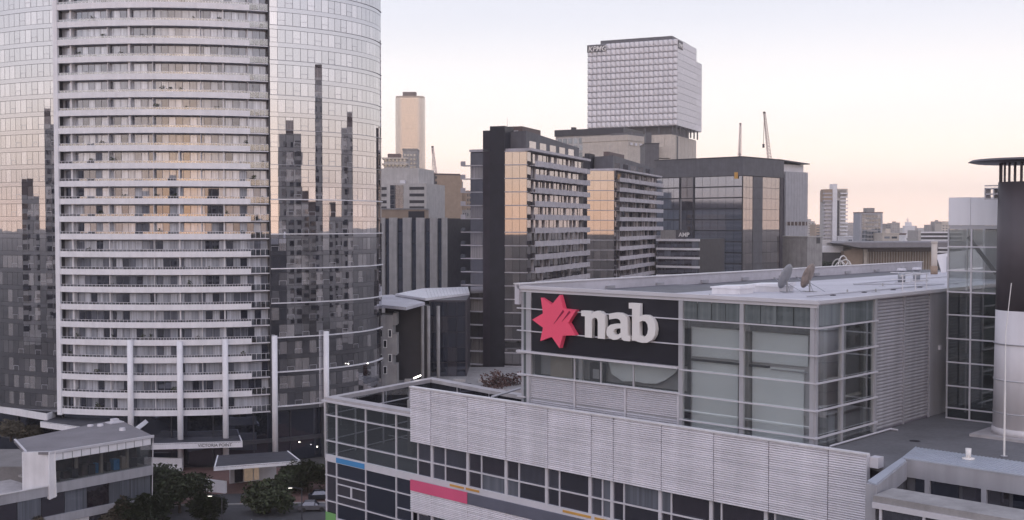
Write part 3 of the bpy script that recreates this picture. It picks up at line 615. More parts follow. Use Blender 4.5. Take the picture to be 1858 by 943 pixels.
def build_tower():
    T = thing('apartment_tower', 'tall curved apartment tower with white balcony bands and mirrored glass sides', 'building', (TX, TY, 0))
    FH, Z0, NF = 3.03, 10.1, 26
    tl, ta, tb, tc = -1.02, t_of(108), t_of(455), t_of(490); te = 1.57
    top = Z0 + NF * FH
    # core
    core = [curve(t, -1.32)[:2] for t in [tl + (te - tl) * i / 60 for i in range(61)]] + [(30, 62), (-46, 66)]
    part('core', MB().prism(core, .3, top), 'wall_grey', T)
    glass_core = MB()
    for t0, t1 in ((tl, ta), (tc, te)): strip(glass_core, [t0 + (t1 - t0) * i / 24 for i in range(25)], -1.85, -.12, Z0 - .9, top + 2)
    part('facade_backing', glass_core, 'frame_dark', T)
    # ---- mirrored glass sides
    nP = 0; rest = MB(); rest_sp = None
    order = []
    for side, (t0, t1) in enumerate(((tl, ta), (tc, te))):
        ts = arc_points(t0 + .004, t1 - .004, 1.36)
        for f in range(NF):
            z = Z0 + f * FH
            mb = MB(); strip(mb, ts, -.10, -.03, z - .80, z - .05)
            part('spandrel', mb, 'spandrel_glass', T)
            if side == 1 and f % 2 == 0 and f < 13:
                mb = MB(); strip(mb, [t0 + .003 + (t1 - t0 - .006) * i / 28 for i in range(29)], -.05, .22, z - .16, z + .02); part('ledge', mb, 'slab_white', T)
            elif side == 1 and f % 2 == 0:
                mb = MB(); strip(mb, [t0 + .003 + (t1 - t0 - .006) * i / 28 for i in range(29)], -.05, .10, z - .10, z - .03); part('ledge', mb, 'frame', T)
            for i in range(len(ts) - 1):
                tm = (ts[i] + ts[i + 1]) / 2; p = curve(tm, -.06); q0, q1 = curve(ts[i], -.06), curve(ts[i + 1], -.06)
                w = math.hypot(q1[0] - q0[0], q1[1] - q0[1]) - .07
                big = abs(math.cos(p[2]))                                           # how frontal
                u = 929 + F * (TX + p[0]) / (TY + p[1]); v = 407 - (z + 1 - H) * F / (TY + p[1])
                vis = -5 < u < 700 and -20 < v < 760
                order.append((w * F / (TY + p[1]) * max(.0, math.cos(p[2] + math.atan2(TX + p[0], TY + p[1]))) if vis else 0, p, w, z, i, f, side))
                # a smaller opening sash in some panes
    order.sort(key=lambda q: -q[0])
    for n, (s, p, w, z, i, f, side) in enumerate(order):
        j = rnd.uniform(-.0013, .0013); k = rnd.uniform(-.0011, .0011); rz = p[2]
        if n < 300:
            piece('glass_pane', T, 'tower_glass', (p[0], p[1], z), rz + j, w, .04, FH - .86, k)
        else:
            c, sn = math.cos(rz + j), math.sin(rz + j); h = FH - .86
            b = len(rest.v); q = [(-w / 2, 0), (w / 2, 0)]
            rest.v += [(p[0] + x * c, p[1] + x * sn, z) for x, y in q] + [(p[0] + x * c, p[1] + x * sn - k * h, z + h) for x, y in q]; rest.f.append((b, b + 1, b + 3, b + 2))
    part('glass_pane', rest, 'tower_glass', T, stuff=True)
    sash = MB(); open_n = 0
    for n, (s, p, w, z, i, f, side) in enumerate(order):
        if s > 3 and (i * 2 + f) % 3 == 0 and n < 520:
            rz = p[2]; c, sn = math.cos(rz), math.sin(rz)
            for (x0, x1, a, b) in ((-w / 2, w / 2, .78, .84), (-w / 2 - .03, -w / 2 + .03, 0, .8), (w / 2 - .03, w / 2 + .03, 0, .8)):
                k = len(sash.v); sash.v += [(p[0] + x * c + sn * .03, p[1] + x * sn - c * .03, zz) for x, zz in ((x0, z + a), (x1, z + a), (x1, z + b), (x0, z + b))]; sash.f.append((k, k + 1, k + 2, k + 3))
    part('opening_sash', sash, 'frame', T, stuff=True)
    # ---- balconies
    divs = [t_of(u) for u in (128, 196, 234, 278, 324, 365, 406, 452)]
    door_n = 0; drest = MB(); ts = arc_points(ta + .01, tc - .006, 1.22)
    tsa = [ta + (tb - ta) * i / 30 for i in range(31)]; tsb = [tb + (tc - tb) * i / 5 for i in range(6)]; tsc = tsa + tsb[1:]
    furn = MB(); pots = MB()
    order = [(abs(z - 12), z) for z in range(NF)]
    for f in range(NF):
        z = Z0 + f * FH; fl = z - .78
        part('balcony_slab', strip(MB(), tsc, -1.28, .02, fl - .16, fl), 'slab_white', T)
        part('balcony_band', strip(MB(), tsa, .021, .17, z - .98, z), 'white', T)
        gl = strip(MB(), tsa, .05, .08, z, z + .34); part('balustrade', gl, 'rail_glass', T)
        rl = strip(MB(), tsa, .03, .10, z + .34, z + .40)
        for i in range(0, 61): p = curve(ta + (tb - ta) * i / 60, .065); rl.box(p[0] - .03, p[0] + .03, p[1] - .03, p[1] + .03, z, z + .34)
        part('handrail', rl, 'frame_pale', T)
        part('balustrade', strip(MB(), tsb, -.06, -.03, fl + .08, z + .3), 'rail_glass', T)
        r2 = strip(MB(), tsb, -.09, -.0, z + .3, z + .36)
        for i in range(5): p = curve(tb + (tc - tb) * i / 4, -.045); r2.box(p[0] - .035, p[0] + .035, p[1] - .035, p[1] + .035, fl, z + .3)
        part('handrail', r2, 'frame_pale', T)
        for k, t in enumerate(divs):
            if (k * 7 + (f > 14)) % 5 == 4: continue
            p, q = curve(t, -.35), curve(t, -1.3); d = .12 if k % 2 else .3
            m = MB(); a = curve(t + d / 45, -1.3), curve(t + d / 45, -.35); m.prism([q[:2], a[0][:2], a[1][:2], p[:2]], fl, fl + FH - .17); part('divider_wall', m, 'white_paint', T)
        for i in range(len(ts) - 1):
            tm = (ts[i] + ts[i + 1]) / 2; p = curve(tm, -1.22); q0, q1 = curve(ts[i], -1.22), curve(ts[i + 1], -1.22); w = math.hypot(q1[0] - q0[0], q1[1] - q0[1]) - .09
            j = rnd.uniform(-.004, .004); h = FH - .5
            if 6 <= f < 16 and door_n < 300: door_n += 1; piece('balcony_door', T, 'door_glass', (p[0], p[1], fl + .05), p[2] + j, w, .05, h)
            else:
                c, sn = math.cos(p[2] + j), math.sin(p[2] + j); b = len(drest.v)
                drest.v += [(p[0] - w / 2 * c, p[1] - w / 2 * sn, fl + .05), (p[0] + w / 2 * c, p[1] + w / 2 * sn, fl + .05), (p[0] + w / 2 * c, p[1] + w / 2 * sn, fl + .05 + h), (p[0] - w / 2 * c, p[1] - w / 2 * sn, fl + .05 + h)]; drest.f.append((b, b + 1, b + 2, b + 3))
        for _ in range(9):                                                          # chairs, pots and tables, too small to pick apart
            t = rnd.uniform(ta + .02, tc - .02); p = curve(t, rnd.uniform(-.95, -.4)); w_, h_ = rnd.uniform(.2, .55), rnd.uniform(.5, 1.25)
            (furn if rnd.random() < .6 else pots).box(p[0] - w_, p[0] + w_, p[1] - .25, p[1] + .25, fl, fl + h_)
            if rnd.random() < .35: leaf_cloud(pots, [(p[0], p[1], fl + h_ + .25, .45, 1.0)], 26, .16, rnd)
    part('balcony_door', drest, 'door_glass', T, stuff=True); part('balcony_furniture', furn, 'furniture', T, stuff=True); part('pot_plant', pots, 'leaf0', T, stuff=True)
    part('edge_trim', strip(MB(), [ta - .012, ta + .004], -.2, .3, Z0 - 1.2, top), 'white', T); part('edge_trim', strip(MB(), [tc - .004, tc + .003], -1.5, .12, Z0 - 1.2, top), 'frame_dark', T)
    # crown cap so the tower is closed above the frame
    cap = [curve(t, 0)[:2] for t in [tl + (te - tl) * i / 40 for i in range(41)]] + [(30, 62), (-46, 66)]
    part('roof', MB().prism(cap, top + 2, top + 2.6), 'slab_white', T)
    for u, z in ((629, 16.5), (664, 16.0), (540, 3.4), (572, 2.2)): p = curve(t_of(u), .3); part('wall_light', MB().box(p[0] - .1, p[0] + .1, p[1] - .1, p[1] + .1, z, z + .14), 'tube_light', T)
    # ---- foot of the tower
    pod = [curve(t, -2.3)[:2] for t in [tl + (te - tl) * i / 40 for i in range(41)]]
    base = MB(); tsx = [tl + (te - tl) * i / 48 for i in range(49)]
    part('podium_glass', strip(base, tsx, -1.3, -1.1, 4.3, 9.1), 'dark_glass', T)
    part('podium_glass', strip(MB(), tsx, -1.3, -.95, .1, 3.6), 'dark_glass', T); part('podium_band', strip(MB(), tsx, -1.3, -.6, 3.62, 4.28), 'frame_dark', T)
    for u, zt, zb in ((237, 22.3, .2), (326, 22.0, .2), (407, 22.3, .2), (495, 22.6, .2), (587, 22.9, .2)):
        p = curve(t_of(u), .75); part('column', MB().cyl(p[0], p[1], zb, zt, .5, n=16), 'white', T, True)
    for k in range(13):
        t = tl + (te - tl) * (k + .5) / 13; p = curve(t, -.95); part('podium_mullion', MB().cyl(p[0], p[1], .1, 9.0, .12, n=8), 'frame_dark', T)
    def canopy(pts, z, m='canopy_dark'):
        P = [(p.x - TX, p.y - TY) for p in pts]; part('canopy', MB().prism(P, z - .12, z - .02), m, T)
        return P
    def fascia(p, q, z0, z1, th=.22, name='fascia'):
        d = Vector((q[0] - p[0], q[1] - p[1])); n = Vector((-d.y, d.x)).normalized() * th
        part(name, MB().prism([(p[0], p[1]), (q[0], q[1]), (q[0] + n.x, q[1] + n.y), (p[0] + n.x, p[1] + n.y)], z0, z1), 'white', T)
    z = 5.2; pts = [atZ(255, 806, z), atZ(440, 801, z), atZ(432, 782, z), atZ(300, 782, z)]
    P = canopy([pts[0], pts[1], pts[2] , pts[3]], z); fascia(P[0], P[1], z - .95, z + .06); fascia(P[1], P[2], z - .6, z + .06, .2)
    a = math.atan2(P[1][1] - P[0][1], P[1][0] - P[0][0]); n = Vector((math.sin(a), -math.cos(a)))
    f = .56; tx = P[0][0] + (P[1][0] - P[0][0]) * f, P[0][1] + (P[1][1] - P[0][1]) * f
    text('lettering', T, 'frame_dark', 'VICTORIA POINT', .72, (tx[0] + n.x * .03, tx[1] + n.y * .03, z - .72), (math.pi / 2, 0, a), .02, sx=1.0)
    z = 4.6; P = canopy([atZ(388, 848, z), atZ(546, 836, z), atZ(523, 818, z), atZ(394, 826, z)], z); fascia(P[0], P[1], z - .55, z + .05); fascia(P[1], P[2], z - .4, z + .05, .2); fascia(P[3], P[0], z - .45, z + .05, .2)
    box('shop_front', T, 'shop', 26.0, 34.5, -8.5, -8.2, .2, 3.4) if False else None
    s0 = atZ(412, 882, .1); s1 = atZ(497, 872, .1); fascia((s0.x - TX, s0.y - TY + 2), (s1.x - TX, s1.y - TY + 2), .05, 3.2, .3, 'shop_wall')
    q0 = (s0.x - TX + .6, s0.y - TY + 1.97); q1 = (s1.x - TX - .6, s1.y - TY + 1.97); d = Vector((q1[0] - q0[0], q1[1] - q0[1])); nn = Vector((d.y, -d.x)).normalized() * .06
    for i in range(4):
        a, b = q0[0] + d.x * (i / 4 + .02), q0[1] + d.y * (i / 4 + .02); c, e = q0[0] + d.x * ((i + 1) / 4 - .02), q0[1] + d.y * ((i + 1) / 4 - .02)
        part('shop_window', MB().prism([(a, b), (a + nn.x, b + nn.y), (c + nn.x, e + nn.y), (c, e)], .2, 2.9), 'shop' if i in (1, 2) else 'dark_glass', T)
    z = 8.2; w = [atZ(-40, 741, z), atZ(85, 762, z), atZ(113, 752, z)]; w = [(p.x - TX, p.y - TY) for p in w]; fascia(w[0], w[1], z - .1, z + 1.1); fascia(w[1], w[2], z - .1, z + 1.1)
    z = 7.2; w = [atZ(73, 775, z), atZ(150, 786, z)]; w = [(p.x - TX, p.y - TY) for p in w]; fascia(w[0], w[1], z, z + 1.0); part('canopy', MB().prism([w[0], w[1], (w[1][0] + 2, 3), (w[0][0] + 2, 10)], z + .9, z + .98), 'canopy_dark', T)
    w = [atZ(246, 782, 8), atZ(264, 768, 8)]; part('brace', MB().bar((w[0].x - TX, w[0].y - TY, 8.2), (w[1].x - TX, w[1].y - TY, 8.2), .5), 'white', T)
    for u in (15, 42, 66): p = atZ(u, 790, 3); part('column', MB().cyl(p.x - TX, p.y - TY, .1, 8.1, .25, n=10), 'white_paint', T, True)
    lw = MB(); p0, p1 = atZ(300, 876, .1), atZ(408, 882, .1); p2 = atZ(300, 845, .1)
    fascia((atZ(268, 868, 1).x - TX, atZ(268, 868, 1).y - TY), (atZ(408, 884, 1).x - TX, atZ(408, 884, 1).y - TY), .02, 1.9, .5, 'low_wall')
    fascia((atZ(262, 852, .1).x - TX, atZ(262, 852, .1).y - TY), (atZ(330, 854, .1).x - TX, atZ(330, 854, .1).y - TY), .02, 2.2, .5, 'low_wall')
    return T
build_tower()

# ------------------------------------------------------------------ glazed restaurant pavilion, bottom left
def build_pavilion():
    z = 12.0; A, B, C_, D, E_ = atZ(25, 798, z), atZ(215, 763, z), atZ(277, 790, z), atZ(90, 820, z), atZ(45, 820, z)
    o = D; T = thing('pavilion', 'low grey-roofed pavilion with slanting glass front below the curved tower', 'building', (o.x, o.y, 0), math.atan2(C_.y - D.y, C_.x - D.x))
    c, s = math.cos(T.rotation_euler.z), math.sin(T.rotation_euler.z)
    def l(p): dx, dy = p.x - o.x, p.y - o.y; return dx * c + dy * s, -dx * s + dy * c
    a, b, cc, d, e = l(A), l(B), l(C_), l(D), l(E_); W = cc[0]
    part('roof', MB().prism([e, d, cc, b, a], z - .35, [z, z, z, z + .25, z]), 'roof_grey', T)
    part('roof_edge', MB().prism([(d[0], -.15), (cc[0] + .15, -.15), (cc[0] + .15, .1), (d[0], .1)], z - .3, z + .06), 'frame_pale', T)
    part('roof_edge', MB().prism([(e[0], e[1]), (e[0] + .3, e[1]), (a[0] + .3, a[1]), (a[0], a[1])], z - .3, z + .12), 'frame_pale', T)
    n = 11
    for i in range(n):
        x0 = .6 + (W - .8) * i / n; box('fascia_panel', T, 'white', x0, x0 + (W - .8) / n - .12, -.02, .25, z - 1.25, z - .36)
    box('fascia_backing', T, 'frame_dark', .4, W - .1, .1, .3, z - 1.3, z - .36)
    part('corner_panel', MB().slab([(-.1, z - 6.3), (.9, z - 6.0), (.7, z - .02), (-.1, z - .02)], -.1, .3), 'white', T); ang = math.atan2(e[1], e[0])
    part('corner_panel', MB().prism([(e[0] - .3, e[1] - .2), (.72, -.2), (.72, .1), (e[0] - .3, e[1] + .2)], [z - 6.7, z - 6.1, z - 6.1, z - 6.7], z + .02), 'white_paint', T)
    n = 6
    for i in range(n):
        x0 = .95 + (W - 1.0) * i / n; x1 = x0 + (W - 1.0) / n - .06
        part('pane', MB().quad((x0, .35, z - 4.3), (x1, .35, z - 4.3), (x1, .12, z - 1.26), (x0, .12, z - 1.26)), 'clear_dark', T)
    box('room', T, 'room_brown', .5, W - .6, 3.2, 3.3, 0, z - .4); box('floor_slab', T, 'concrete', .2, W - .3, .5, 9, z - 4.6, z - 4.35)
    for i in range(10): x = 1.5 + i * (W - 3) / 10 + rnd.uniform(-.3, .3); box('furniture', T, rnd.choice(['room_brown', 'room_beige', 'blue', 'frame_dark']), x, x + rnd.uniform(.4, 1.2), 1.0 + rnd.random(), 2.6, z - 4.34, z - rnd.uniform(2.6, 3.5))
    for x in (.28 * W, .52 * W, .78 * W): box('inner_column', T, 'room_beige', x, x + .35, 1.2, 1.6, z - 4.3, z - 1.2)
    x0, x1 = -14.0, W - .1
    box('floor_band', T, 'grey_panel', .6, x1, .05, .4, z - 5.6, z - 4.33); box('floor_band', T, 'grey_panel', x0, .3, .3, .6, z - 5.9, z - 4.6); box('terrace_rail', T, 'white_paint', x0, -.2, .2, .3, z - 4.6, z - 4.45)
    part('terrace', MB().prism([(x0, .6), (-.4, .6), (-.4, 10), (x0, 10)], z - 5.2, z - 5.0), 'beam', T)
    for i in range(9):
        a0 = x0 + (x1 - x0) * i / 9; box('pane', T, 'strip_glass', a0 + .05, a0 + (x1 - x0) / 9 - .05, .5, .55, z - 8.6, z - 5.6)
    box('floor_band', T, 'grey_panel', x0, x1, .2, .6, z - 9.7, z - 8.62); box('wall', T, 'charcoal', x0, x1 - .3, .62, 9, .1, z - 5.6)
    for i in range(7): a0 = x0 + 8 + i * 3.0; box('shop_pane', T, 'white_paint' if i % 3 == 0 else 'strip_glass', a0, a0 + 2.7, .4, .45, .1, z - 9.7)
    # glazed corner on the right
    part('pane', MB().quad((W - .1, .35, z - 9.6), (W - .1, 5, z - 9.6), (W + .6, 5.2, z - .4), (W + .1, .2, z - .4)), 'clear_dark', T)
    part('corner_post', MB().bar((W, .3, z - 9.6), (W + .1, .05, z - .4), .07), 'frame_pale', T); part('corner_post', MB().bar((W - .2, 5, z - 9.6), (W + .55, 5.2, z - .4), .07), 'frame_pale', T)
    for (u, v, h) in ((182, 775, .5), (164, 775, .4), (208, 769, .6), (222, 782, .5)):
        p = l(atZ(u, v, z)); part('roof_unit', MB().cyl(p[0], p[1], z, z + h, .5, .4, 12) if h != .6 else MB().box(p[0] - 1.1, p[0] + 1.1, p[1] - .8, p[1] + .8, z, z + .35).box(p[0] - .5, p[0] + .5, p[1] - .4, p[1] + .4, z + .35, z + .8), 'frame_pale', T)
build_pavilion()

# ------------------------------------------------------------------ trees, shrubs, street things
def tree(label, x, y, h, r, m, seed, n=3800, group='street trees', conifer=False, name='street_tree', z=0.0):
    rg = random.Random(seed); T = thing(name, label, 'tree', (x, y, z), rg.uniform(0, 6), group)
    tr = MB().cyl(0, 0, -.05, h * .42, .22 + h * .012, .13, 8)
    blobs = []
    if conifer:
        tr.cyl(0, 0, h * .42, h * .95, .13, .03, 6)
        for i in range(9): f = i / 8; blobs += [(rg.uniform(-.3, .3) * r * (1 - f), rg.uniform(-.3, .3) * r * (1 - f), h * (.2 + .76 * f), r * (1 - f) * .9 + .25, .5)]
    else:
        for i in range(9):
            a = 2 * math.pi * i / 9 + rg.uniform(-.4, .4); d = r * rg.uniform(.35, .75); zz = h * rg.uniform(.36, .84)
            blobs.append((d * math.cos(a), d * math.sin(a), zz, r * rg.uniform(.4, .56), .85)); tr.bar((0, 0, h * .38), (d * math.cos(a) * .8, d * math.sin(a) * .8, zz), .06, 5)
        blobs += [(0, 0, h * .72, r * .55, .9), (rg.uniform(-.3, .3), 0, h * .9, r * .35, .8)]
    part('trunk', tr, 'bark', T); mb = MB(); leaf_cloud(mb, blobs, n, .27, rg); part('crown', mb, m, T)
for i, (u, v, h, r, m, lab, con) in enumerate([
        (326, 930, 7.6, 4.6, 'leaf1', 'broad dark tree in front of the tower entrance, beside the driveway', False), (287, 915, 8.0, 4.6, 'leaf1', 'dark tree against the right end of the pavilion', False),
        (222, 962, 7.0, 3.0, 'leaf2', 'brownish pointed tree in front of the pavilion glass', True), (489, 930, 6.2, 3.9, 'leaf0', 'rounded green tree right of the driveway', False),
        (560, 893, 6.2, 4.3, 'leaf0', 'green tree beside the right-hand canopy', False), (530, 890, 5.0, 2.8, 'leaf0', 'small green tree tucked under the canopy corner', False),
        (372, 948, 5.0, 2.8, 'leaf1', 'low dark tree at the edge of the driveway', False), (262, 962, 6.6, 3.6, 'leaf1', 'low dark tree by the foot of the pavilion', False), (60, 985, 6.5, 2.2, 'leaf2', 'brown leafy tree low in front of the pavilion windows', False)]):
    p = atZ(u, v, 0); tree(lab, p.x, p.y, h * .70, r * .9, m, 20 + i, conifer=con)
for i, (u, v, h, r, lab) in enumerate([(20, 800, 3.2, 2.6, 'leafy shrub under the white angled beam by the frame edge'), (55, 802, 2.6, 2.2, 'leafy shrub under the white angled beam, nearer the pavilion')]):
    p = atZ(u, v, 4); tree(lab, p.x, p.y, h, r, 'leaf2', 60 + i, 1500, 'terrace shrubs', name='shrub', z=4.0)
structure('terrace', MB().box(-105, -70.5, 178, 192, 0, 4.0), 'pavement')
for i, (u, v, lab) in enumerate([(903, 705, 'reddish bare tree at the foot of the dark apartment block'), (925, 712, 'smaller reddish tree beside the sign building corner')]):
    p = atZ(u, v, 8.0); tree(lab, p.x * .98, 225 + i * 4, 7.0 - i, 3.2, 'leaf3', 80 + i, 800, 'courtyard trees', z=6.0)

def street_lamp(u, v, h, lab, lit=False):
    p = atZ(u, v, 0); T = thing('street_lamp', lab, 'lamp post', (p.x, p.y, 0), 0, 'street lamps')
    part('pole', MB().cyl(0, 0, 0, h, .11, .07, 8), 'frame_dark', T); part('base', MB().cyl(0, 0, 0, .35, .18, n=8), 'frame_dark', T)
    part('arm', MB().bar((0, 0, h - .1), (-1.3, 0, h + .15), .045), 'frame_dark', T); part('head', MB().box(-1.9, -1.2, -.12, .12, h + .08, h + .2), 'frame_dark', T); part('lens', MB().box(-1.8, -1.3, -.09, .09, h + .04, h + .08), 'tube_light' if lit else 'letter_white', T)
street_lamp(548, 968, 6.2, 'lit dark lamp post by the road right of the rounded tree', True); street_lamp(403, 982, 6.0, 'lit dark lamp post in front of the low dark tree', True)
def car(u, v, rz, m, lab):
    p = atZ(u, v, 0); T = thing('parked_car', lab, 'car', (p.x, p.y, .012), rz, 'parked cars')
    body = [(-2.1, .3), (2.1, .3), (2.15, .62), (1.9, .78), (1.0, .88), (-1.6, .92), (-2.1, .85), (-2.15, .5)]
    part('body', MB().slab(body[::1], -.86, .86), m, T); part('cabin', MB().prism([(-1.7, -.74), (.95, -.74), (.95, .74), (-1.7, .74)], .88, .9), m, T)
    n = MB(); b = [(-1.65, -.76), (.9, -.76), (.9, .76), (-1.65, .76)]; t = [(-1.2, -.6), (.25, -.6), (.25, .6), (-1.2, .6)]
    n.v = [(x, y, .9) for x, y in b] + [(x, y, 1.42) for x, y in t]; n.f = [(4, 5, 6, 7)] + [(i, (i + 1) % 4, 4 + (i + 1) % 4, 4 + i) for i in range(4)]; part('glasshouse', n, 'dark_glass', T)
    part('roof_panel', MB().box(-1.18, .23, -.58, .58, 1.42, 1.46), m, T)
    for x in (-1.3, 1.3):
        for y in (-.8, .8): w = MB().cyl(0, 0, -.1, .1, .33, n=14).mesh('wheel', 'tyre'); link('wheel', w, T, (x, y, .33), (math.pi / 2, 0, 0))
    for y in (-.6, .6): part('headlight', MB().box(2.08, 2.17, y - .18, y + .18, .55, .68), 'letter_white', T)
car(568, 926, .1, 'grey_dark', 'grey parked car right of the lamp post'); car(585, 906, .2, 'car_dark', 'dark parked car at the kerb under the green tree')

# ------------------------------------------------------------------ dark apartment blocks behind the sign building (local x along the front, y away)
def apartment_block(K, width, length, zt, label, fin, seed, bays, waves, turn=9.6):
    rg = random.Random(seed); FH = 3.06; rz = math.atan2(-.35, .937)
    T = thing('apartment_block', label, 'building', (K[0], K[1], 0), rz, 'dark apartment blocks')
    n = int((zt - 6) / FH); gx0 = -bays
    box('core', T, 'dark_cladding', -width + .6, -.9, .5, length, .2, zt + .2)
    xm = fin[0] + (fin[1] - fin[0]) * .34; box('fin_wall', T, 'dark_cladding', fin[0], xm, -.3, 5.0, .2, fin[2] - .9); box('fin_wall', T, 'charcoal', xm + .02, fin[1], -.75, 5.0, .2, fin[2]); box('fin_wall', T, 'grey_panel', fin[1] - 2.2, fin[1] + 1.0, 5.02, 5.4, zt - 3, fin[2] - .6)
    for f in range(n):
        z = zt - (f + 1) * FH
        # glass corner bay with white slab edges
        part('bay_edge', MB().prism([(gx0 - .05, gx0 * math.tan(R(turn)) - .15), (.1, -.12), (.1, .55), (gx0 - .05, .55)], z + FH - .22, z + FH), 'balcony_grey', T)
        k = max(1, round(bays / 1.7)); w = bays / k
        for i in range(k): x = gx0 + (i + .5) * w; piece('bay_pane', T, 'bay_glass', (x, .02 + x * math.tan(R(turn)), z), R(turn), w / math.cos(R(turn)) - .06, .05, FH - .24)
        box('bay_pane', T, 'bay_glass', -.02, .02, .15, 2.6, z, z + FH - .24)
        # undulating balcony on the long side
        mb = MB(); m = 40; pts = []
        for i in range(m + 1):
            y = 2.6 + (length - 2.6) * i / m; x = 1.15 + waves * math.sin(y * 1.05 + .6) + .35 * math.sin(y * .13); pts.append((x, y))
        for (z0, z1, o) in ((z - .36, z + .92, .0),):
            b = len(mb.v)
            for x, y in pts: mb.v += [(x - .18, y, z0), (x, y, z0), (x, y, z1), (x - .18, y, z1)]
            for i in range(m):
                for j in range(4): mb.f.append((b + i * 4 + j, b + i * 4 + (j + 1) % 4, b + i * 4 + 4 + (j + 1) % 4, b + i * 4 + 4 + j))
            mb.f.append((b, b + 3, b + 2, b + 1)); e = b + m * 4; mb.f.append((e, e + 1, e + 2, e + 3))
        part('balcony_front', mb, 'balcony_grey', T); box('balcony_slab', T, 'balcony_grey', -.9, .95, 2.6, length, z - .26, z - .06)
        # windows behind, some walls
        y = 3.2
        while y < length - 1.5:
            w = rg.choice([1.5, 2.4, 3.0]); g = rg.choice([.4, .8, 1.5])
            if y + w > length - .6: break
            box('window', T, 'apt_glass', -.86, -.78, y, y + w, z - .05, z + FH - .32)
            if rg.random() < .5: box('wall_panel', T, 'balcony_grey', -.88, -.45, y + w + .03, y + w + min(.5, g), z - .05, z + FH - .3)
            y += w + g
        # little balconies on the left flank of the front
        if fin[0] > -width + 1:
            box('flank_slab', T, 'balcony_grey', -width - 1.4, fin[0] - .05, -.9, 1.2, z - .2, z)
            box('flank_pane', T, 'apt_glass', -width + .6, fin[0] - .06, .2, .3, z + .02, z + FH - .22)
            if f > 2: pass
            part('flank_rail', MB().box(-width - 1.4, -width - 1.3, -.9, 1.2, z, z + .9).box(-width - 1.3, -width - .2, -.9, -.82, z, z + .9), 'rail_glass' if f > 4 else 'balcony_grey', T)
    # penthouse and plant
    box('top_slab', T, 'balcony_grey', -width + .5, 1.2, -.3, length, zt - .02, zt + .55)
    part('penthouse', MB().prism([(-width + 3, 3), (-1.2, 3), (-1.2, length - 3), (-width + 3, length - 3)], zt + .56, [zt + 4.4, zt + 4.8, zt + 3.4, zt + 3.2]), 'grey_dark', T)
    for i in range(5): y = 5 + i * (length - 10) / 5; box('penthouse_window', T, 'apt_glass', -1.22, -1.15, y, y + (length - 10) / 8, zt + .8, zt + 2.6)
    box('plant_room', T, 'brown', -width + 4.5, -4, 8, length * .45, zt + 3.9, zt + 6.3)
    part('aerial', MB().cyl(-width + 6, 10, zt + 6.3, zt + 8.6, .06, .03, 6), 'frame', T)
    return T
apartment_block((3.35, 259), 14.5, 47, 58.7, 'dark apartment block with wavy grey balconies, nearer of two', (-10.6, -5.05, 64.4), 3, 5.0, .30)
apartment_block((gx(1114, 352), 352), 10.2, 60, 58.7, 'dark apartment block with wavy grey balconies, farther of two', (-10.1, -7.7, 64.0), 5, 7.6, .30, 25)

# ------------------------------------------------------------------ generic helpers for the city behind
def frame_of(uL, YL, uR, YR):
    a = Vector((gx(uL, YL), YL)); b = Vector((gx(uR, YR), YR)); d = b - a; return a, math.atan2(d.y, d.x), d.length
def cells(T, name, m, x0, x1, y, z0, z1, nx, nz, gapx=.25, gapz=.5, depth=.12, side='front', skip=None):
    w = (x1 - x0) / nx; h = (z1 - z0) / nz
    for j in range(nz):
        for i in range(nx):
            if skip and skip(i, j): continue
            a, b = x0 + i * w + gapx / 2, x0 + (i + 1) * w - gapx / 2; c, d = z0 + j * h + gapz / 2, z0 + (j + 1) * h - gapz / 2
            if side == 'front': box(name, T, m, a, b, y - depth, y, c, d)
            else: box(name, T, m, y, y + depth, a, b, c, d)
def grid_mesh(x0, x1, y, z0, z1, nx, nz, gapx, gapz, depth=.15, side='front'):
    mb = MB(); w = (x1 - x0) / nx; h = (z1 - z0) / nz
    for j in range(nz):
        for i in range(nx):
            a, b = x0 + i * w + gapx / 2, x0 + (i + 1) * w - gapx / 2; c, d = z0 + j * h + gapz / 2, z0 + (j + 1) * h - gapz / 2
            if side == 'front': mb.box(a, b, y - depth, y, c, d)
            else: mb.box(y, y + depth, a, b, c, d)
    return mb

